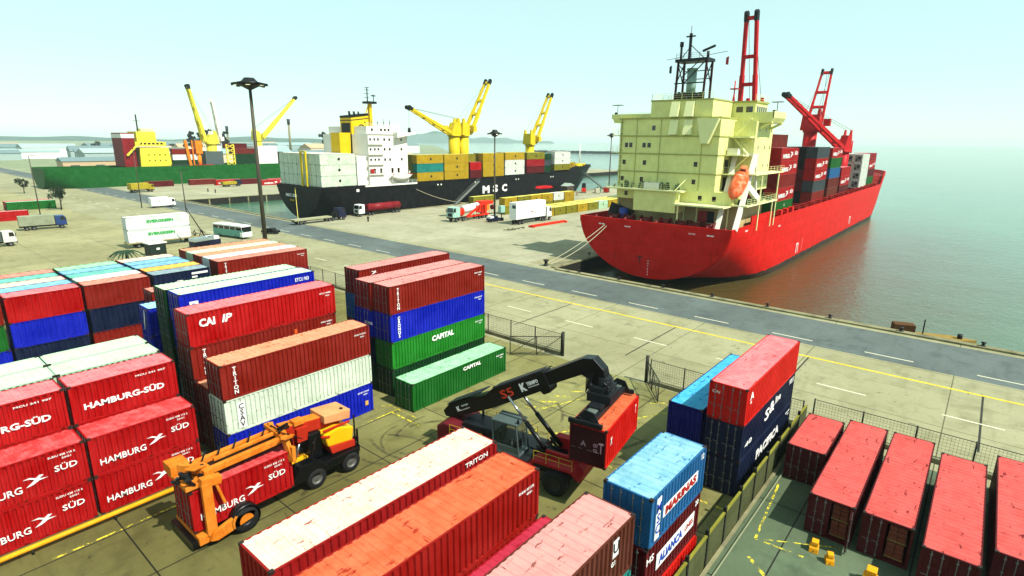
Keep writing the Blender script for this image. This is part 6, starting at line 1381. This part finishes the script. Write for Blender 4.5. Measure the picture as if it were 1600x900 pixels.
for s in (-1, 1):
    b = MB(); q0 = Vector((3.3, s*.85, 1.9)); q1 = Vector((-.2, s*.72, 5.5)); m_ = q0.lerp(q1, .58); b.tube(q0, m_, .17, 10); cy = b.build('lift_cylinder', RSB, rs); b = MB(); b.tube(m_, q1, .1, 10); b.build('rod', HYD, cy)
b = MB()
for k in range(6): a = Vector((11.7+k*.12,-.5,-.6)); b.tube(a, a+Vector((-.5,-.15,-1.0+.1*k)), .035, 5); b.tube(a+Vector((-.5,-.15,-1.0+.1*k)), a+Vector((.3,-.1,-1.9)), .035, 5)
b.build('hose', RSB, boom)
# spreader: local x = forward of machine, container lies across (local y)
b = MB(); LX = 6.5
b.tube((LX, 0, 7.0), (LX, 0, 8.3), .5, 14); b.box(LX-.8, -.9, 6.75, LX+.8, .9, 7.35); b.box(LX-.45, -1.6, 6.35, LX+.45, 1.6, 6.8)
for x in (-.42, .42): b.beam((LX+x, -2.9, 6.42), (LX+x, 2.9, 6.42), .26, .34)
for s in (-1, 1): b.box(LX-1.1, s*2.8, 6.12, LX+1.1, s*3.02, 6.42); b.prism([(LX-1.0,6.12),(LX+1.0,6.12),(LX+.5,7.0),(LX-.1,7.1)], s*2.75, s*2.82, 'y')
for i in range(14): x = LX+R.uniform(-.7,.7); y = R.uniform(-1,1); b.tube((x,y,7.3),(x+R.uniform(-.3,.3),y+R.uniform(-.3,.3),7.6+R.random()*.5),.06+R.random()*.1,6)
b.box(LX-.6, -.75, 7.35, LX+.6, .75, 7.7)
b.build('spreader', RSG, rs, bevel=.02)
b = MB(); b.box(LX-.3, .9, 6.6, LX+.3, 2.7, 6.66); b.box(LX-.3,-2.7,6.6,LX+.3,-.9,6.66); b.build('spreader_plate', plain('plate grey green', '#76827a', .5, .3, var=.3), rs)
# the hanging container
hc = container(29.92-L20/2, 17.0-W/2, 3.42, L20, 'scarlet', 'red short container hanging from the black reach stacker', None, rz=math.radians(10), wear=.55, roof='orange', text=[dict(t='X', x=-2.2, z=1.6, h=.5, w=.3), dict(t='T', x=2.4, z=1.8, h=.6, w=.2)])
for yy, zz, tt, hh, ww in ((.25, 1.45, 'A', .34, .36), (-.55, 1.5, 'CST', .22, .3), (-.55, 1.15, 'CL', .22, .3), (-.9, 1.4, 'T', .7, .3)): letter(hc, tt, (-L20/2-.065, yy, zz), hh, ww, '-x', plain('stencil pink', '#c8a8b0', .6))
b = MB(); b.box(-L20/2-.06, -1.15, .12, -L20/2-.03, 1.15, 2.5); b.build('end_plate', paint('end maroon', '#4a0c18', .2, .45), hc)
# ---------------------------------------------------------------- orange crane truck gripping the red container
ORA = paint('crane orange', '#d8801c', .9, .5, .15, rust='#4a2410', fade='#e0a048', lowrust=.5); ORD = paint('crane orange red', '#b83410', .9, .5, .12, rust='#2c1810'); PEA = paint('crane peach', '#d8a070', .2, .5); HOOD = paint('hood yellow', '#f0b800', .7, .35, .05, streak=.05)
ct = thing('reach_stacker', 'orange reach stacker gripping a red bird emblem container at the left', 'reach stacker', (0, 0, 0), 0)
b = MB(); b.box(15.9, 32.2, .7, 22.0, 34.4, 1.5); b.prism([(15.7,1.2),(16.3,2.05),(17.6,2.05),(18.6,1.6),(22.0,1.6),(22.0,1.0),(15.7,.9)], 31.5, 32.3, 'y'); b.prism([(15.7,1.2),(16.3,2.05),(17.6,2.05),(18.6,1.6),(22.0,1.6),(22.0,1.0),(15.7,.9)], 34.3, 35.1, 'y')
for i in range(4): b.box(18.6+i*.35, 31.42, 1.15, 18.8+i*.35, 31.5, 1.45)
b.build('chassis', RSB, ct, bevel=.04)
b = MB(); b.box(17.9, 32.4, 1.6, 19.1, 34.2, 3.5); b.box(16.1, 33.0, 1.5, 18, 33.9, 2.4); b.build('cab', RSB, ct, bevel=.08)
b = MB(); b.box(16.3, 32.5, 1.9, 17.8, 33.9, 2.0); b.box(16.2, 34.3, 2.06, 17.8, 34.8, 2.2); b.build('yellow_step', HOOD, ct)
b = MB(); b.prism([(19.3,2.35),(21.7,2.1),(21.9,3.1),(20.4,3.5),(19.0,3.3)], 31.9, 34.7, 'y'); b.build('engine_hood', HOOD, ct, bevel=.1)
b = MB(); b.prism([(19.6,1.75),(21.9,1.6),(21.9,2.1),(19.4,2.35)], 31.85, 34.75, 'y'); b.beam((18.7,31.9,3.3),(19.5,31.9,3.1),.15,.15); b.box(19.0,31.95,3.5,21.6,32.1,3.65); b.build('engine_skirt', ORD, ct, bevel=.04)
b = MB(); b.beam((21.95,31.9,1.6),(21.95,31.9,4.0),.1,.1); b.beam((22.2,31.9,1.0),(22.2,31.9,2.8),.12,.12); b.box(21.9,31.9,1.0,22.4,34.7,1.5); b.tube((22.3,32.1,1.9),(22.3,32.4,1.9),.2,8); b.build('rear_ladder', RSB, ct)
ct_w = [wheel(ct, x, y, .72, .5, rim=RIM) for x in (17.4, 20.1) for y in (31.7, 34.85)]
for y in (31.05, 34.6): wheel(ct, 12.3, y, .76, .6, rim=RSG)
b = MB()
b.prism([(16.0,3.75),(21.2,3.3),(21.2,4.1),(16.0,4.5)], 32.75, 33.7, 'y'); b.build('boom', ORD, ct, bevel=.04)
b = MB(); b.prism([(16.0,4.51),(19.4,4.23),(19.4,4.3),(16.0,4.58)], 32.8, 33.65, 'y'); b.box(16.9,32.6,4.4,17.8,33.2,4.75); b.build('boom_top', ORA, ct, bevel=.03)
b = MB(); b.prism([(19.4,3.9),(21.9,3.6),(22.0,4.3),(19.4,4.5)], 32.3, 34.1, 'y'); b.build('boom_pivot_cover', PEA, ct, bevel=.05); b = MB(); b.tube((21.4,32.7,4.38),(21.4,32.7,4.42),.14,8); b.build('cap', RSB, ct)
b = MB(); b.box(17.0, 32.5, 3.2, 18.0, 33.9, 4.2); b.beam((17.2,33.2,1.6),(17.0,33.2,3.5),.35,.5); b.beam((18.2,32.9,2.9),(18.7,32.9,3.5),.15,.3); b.build('boom_collar', ORD, ct, bevel=.03)
b = MB(); b.tube((16.5,32.6,1.7),(17.6,32.9,3.4),.13,8); b.build('lift_cylinder', HYD, ct)
b = MB()
for y in (32.0, 33.4): b.beam((10.6, y, 4.15), (15.9, y, 4.3), .32, .38)
b.beam((11.6, 32.7, 4.35), (15.4, 32.7, 4.5), .22, .2); b.build('spreader_beam', ORA, ct, bevel=.03)
b = MB(); b.beam((11.0, 32.7, 3.86), (15.6, 32.7, 3.95), 1.2, .2); b.build('telescopic_frame', RSG, ct)
b = MB()
for y in (31.3, 34.0): b.beam((15.75, y, 2.9), (15.55, (y+32.7)/2, 4.85), .3, .4)
b.beam((15.5, 31.6, 4.5), (15.5, 33.9, 4.6), .4, .35); b.beam((15.2,31.2,4.75),(16.2,31.9,4.3),.35,.2); b.beam((15.75,31.25,2.9),(15.8,31.3,3.9),.25,.35); b.build('near_head', ORA, ct, bevel=.03)
b = MB(); b.beam((15.3,31.9,4.85),(16.3,32.4,4.75),.14,.14); b.beam((15.4,32.2,4.95),(16.4,32.7,4.8),.14,.14); b.build('hose', RSB, ct)
b = MB()
b.box(9.5, 31.35, 3.75, 10.9, 33.9, 4.05); b.beam((9.6,33.6,4.5),(10.8,31.9,4.45),.5,.5); b.box(9.4, 33.0, 4.05, 10.4, 34.1, 4.7); b.beam((10.2,31.2,4.1),(11.3,31.25,3.9),.5,.5)
b.beam((9.9,31.6,4.9),(10.8,32.2,4.6),.6,.12); b.box(10.6,31.5,4.05,11.1,32.6,4.5)
b.beam((10.45, 31.05, 4.0), (10.45, 31.05, .75), .55, .28); b.beam((10.45, 34.25, 4.0), (10.45, 34.25, .75), .5, .28)
b.beam((11.0, 31.1, 3.7), (11.35, 31.1, 2.3), .16, .16); b.build('far_head', ORA, ct, bevel=.03)
b = MB()
for i in range(18): p = Vector((R.uniform(9.5,11.1),R.uniform(31.4,33.6),4.0)); b.tube(p, p+Vector((R.uniform(-.5,.5),R.uniform(-.4,.4),R.uniform(.2,.9))), .07+R.random()*.06, 6)
b.build('valve_block', RSG, ct)
b = MB(); b.prism([(10.2,.5),(10.6,.35),(12.7,.75),(12.9,1.15),(12.6,1.3),(11.4,1.25),(10.4,.95)], 30.75, 31.0, 'y'); b.box(9.7,31.0,.35,10.5,34.3,.85); b.build('lower_arm', ORA, ct, bevel=.03)
b = MB(); b.box(9.4,31.2,.15,12.4,34.4,.6); b.build('lower_frame', RSB, ct, bevel=.04)
b = MB(); b.lathe([(.82,-.3),(.86,-.3),(.86,.3),(.82,.3)], (12.3,31.05,.86), 20, 'y')
b.build('wheel_guard', RSB, ct)
b = MB()
for i in range(9): y = 31.7+i*.22; b.tube((16.0+R.random(), y, 3.9), (15.4, y+R.uniform(-.2,.2), 4.9), .04, 5)
for i in range(5): b.tube((11+i*.9, 32.75, 4.5), (11.4+i*.9, 33.1, 4.9+.1*(i%2)), .05, 5)
b.build('hydraulic_hose', RSB, ct)
b = MB(); rail(b, [(16.0,31.55,2.06),(17.6,31.55,2.06)], .8, .8, .03, 2); b.beam((18.2,31.9,3.5),(17.8,31.6,3.3),.05,.05); b.box(17.7,31.45,2.9,17.8,31.7,3.35); b.build('handrail', RSG, ct)
for o_ in ct.children:                      # the rear body is short: close up its length
    if o_ in ct_w: continue
    for v_ in o_.data.vertices:
        if v_.co.x > 16: v_.co.x = 16+(v_.co.x-16)*.8
container(9.62, 31.42, 1.0, L20, 'cherry', 'red bird emblem container gripped by the orange reach stacker', None, text=hs20(), wear=.2)
# ---------------------------------------------------------------- haze
m = bpy.data.materials.new('haze'); m.use_nodes = True; nt = m.node_tree; nt.nodes.remove(nt.nodes['Principled BSDF'])
v = nt.nodes.new('ShaderNodeVolumePrincipled'); v.inputs['Color'].default_value = (.80, .97, .96, 1); v.inputs['Density'].default_value = .00011; v.inputs['Anisotropy'].default_value = 0
nt.links.new(v.outputs[0], nt.nodes['Material Output'].inputs['Volume'])
b = MB(); b.box(-3500, -1200, -10.5, 9000, 9000, 262 if False else 62); hz = b.build('haze', m); hz['kind'] = 'stuff'
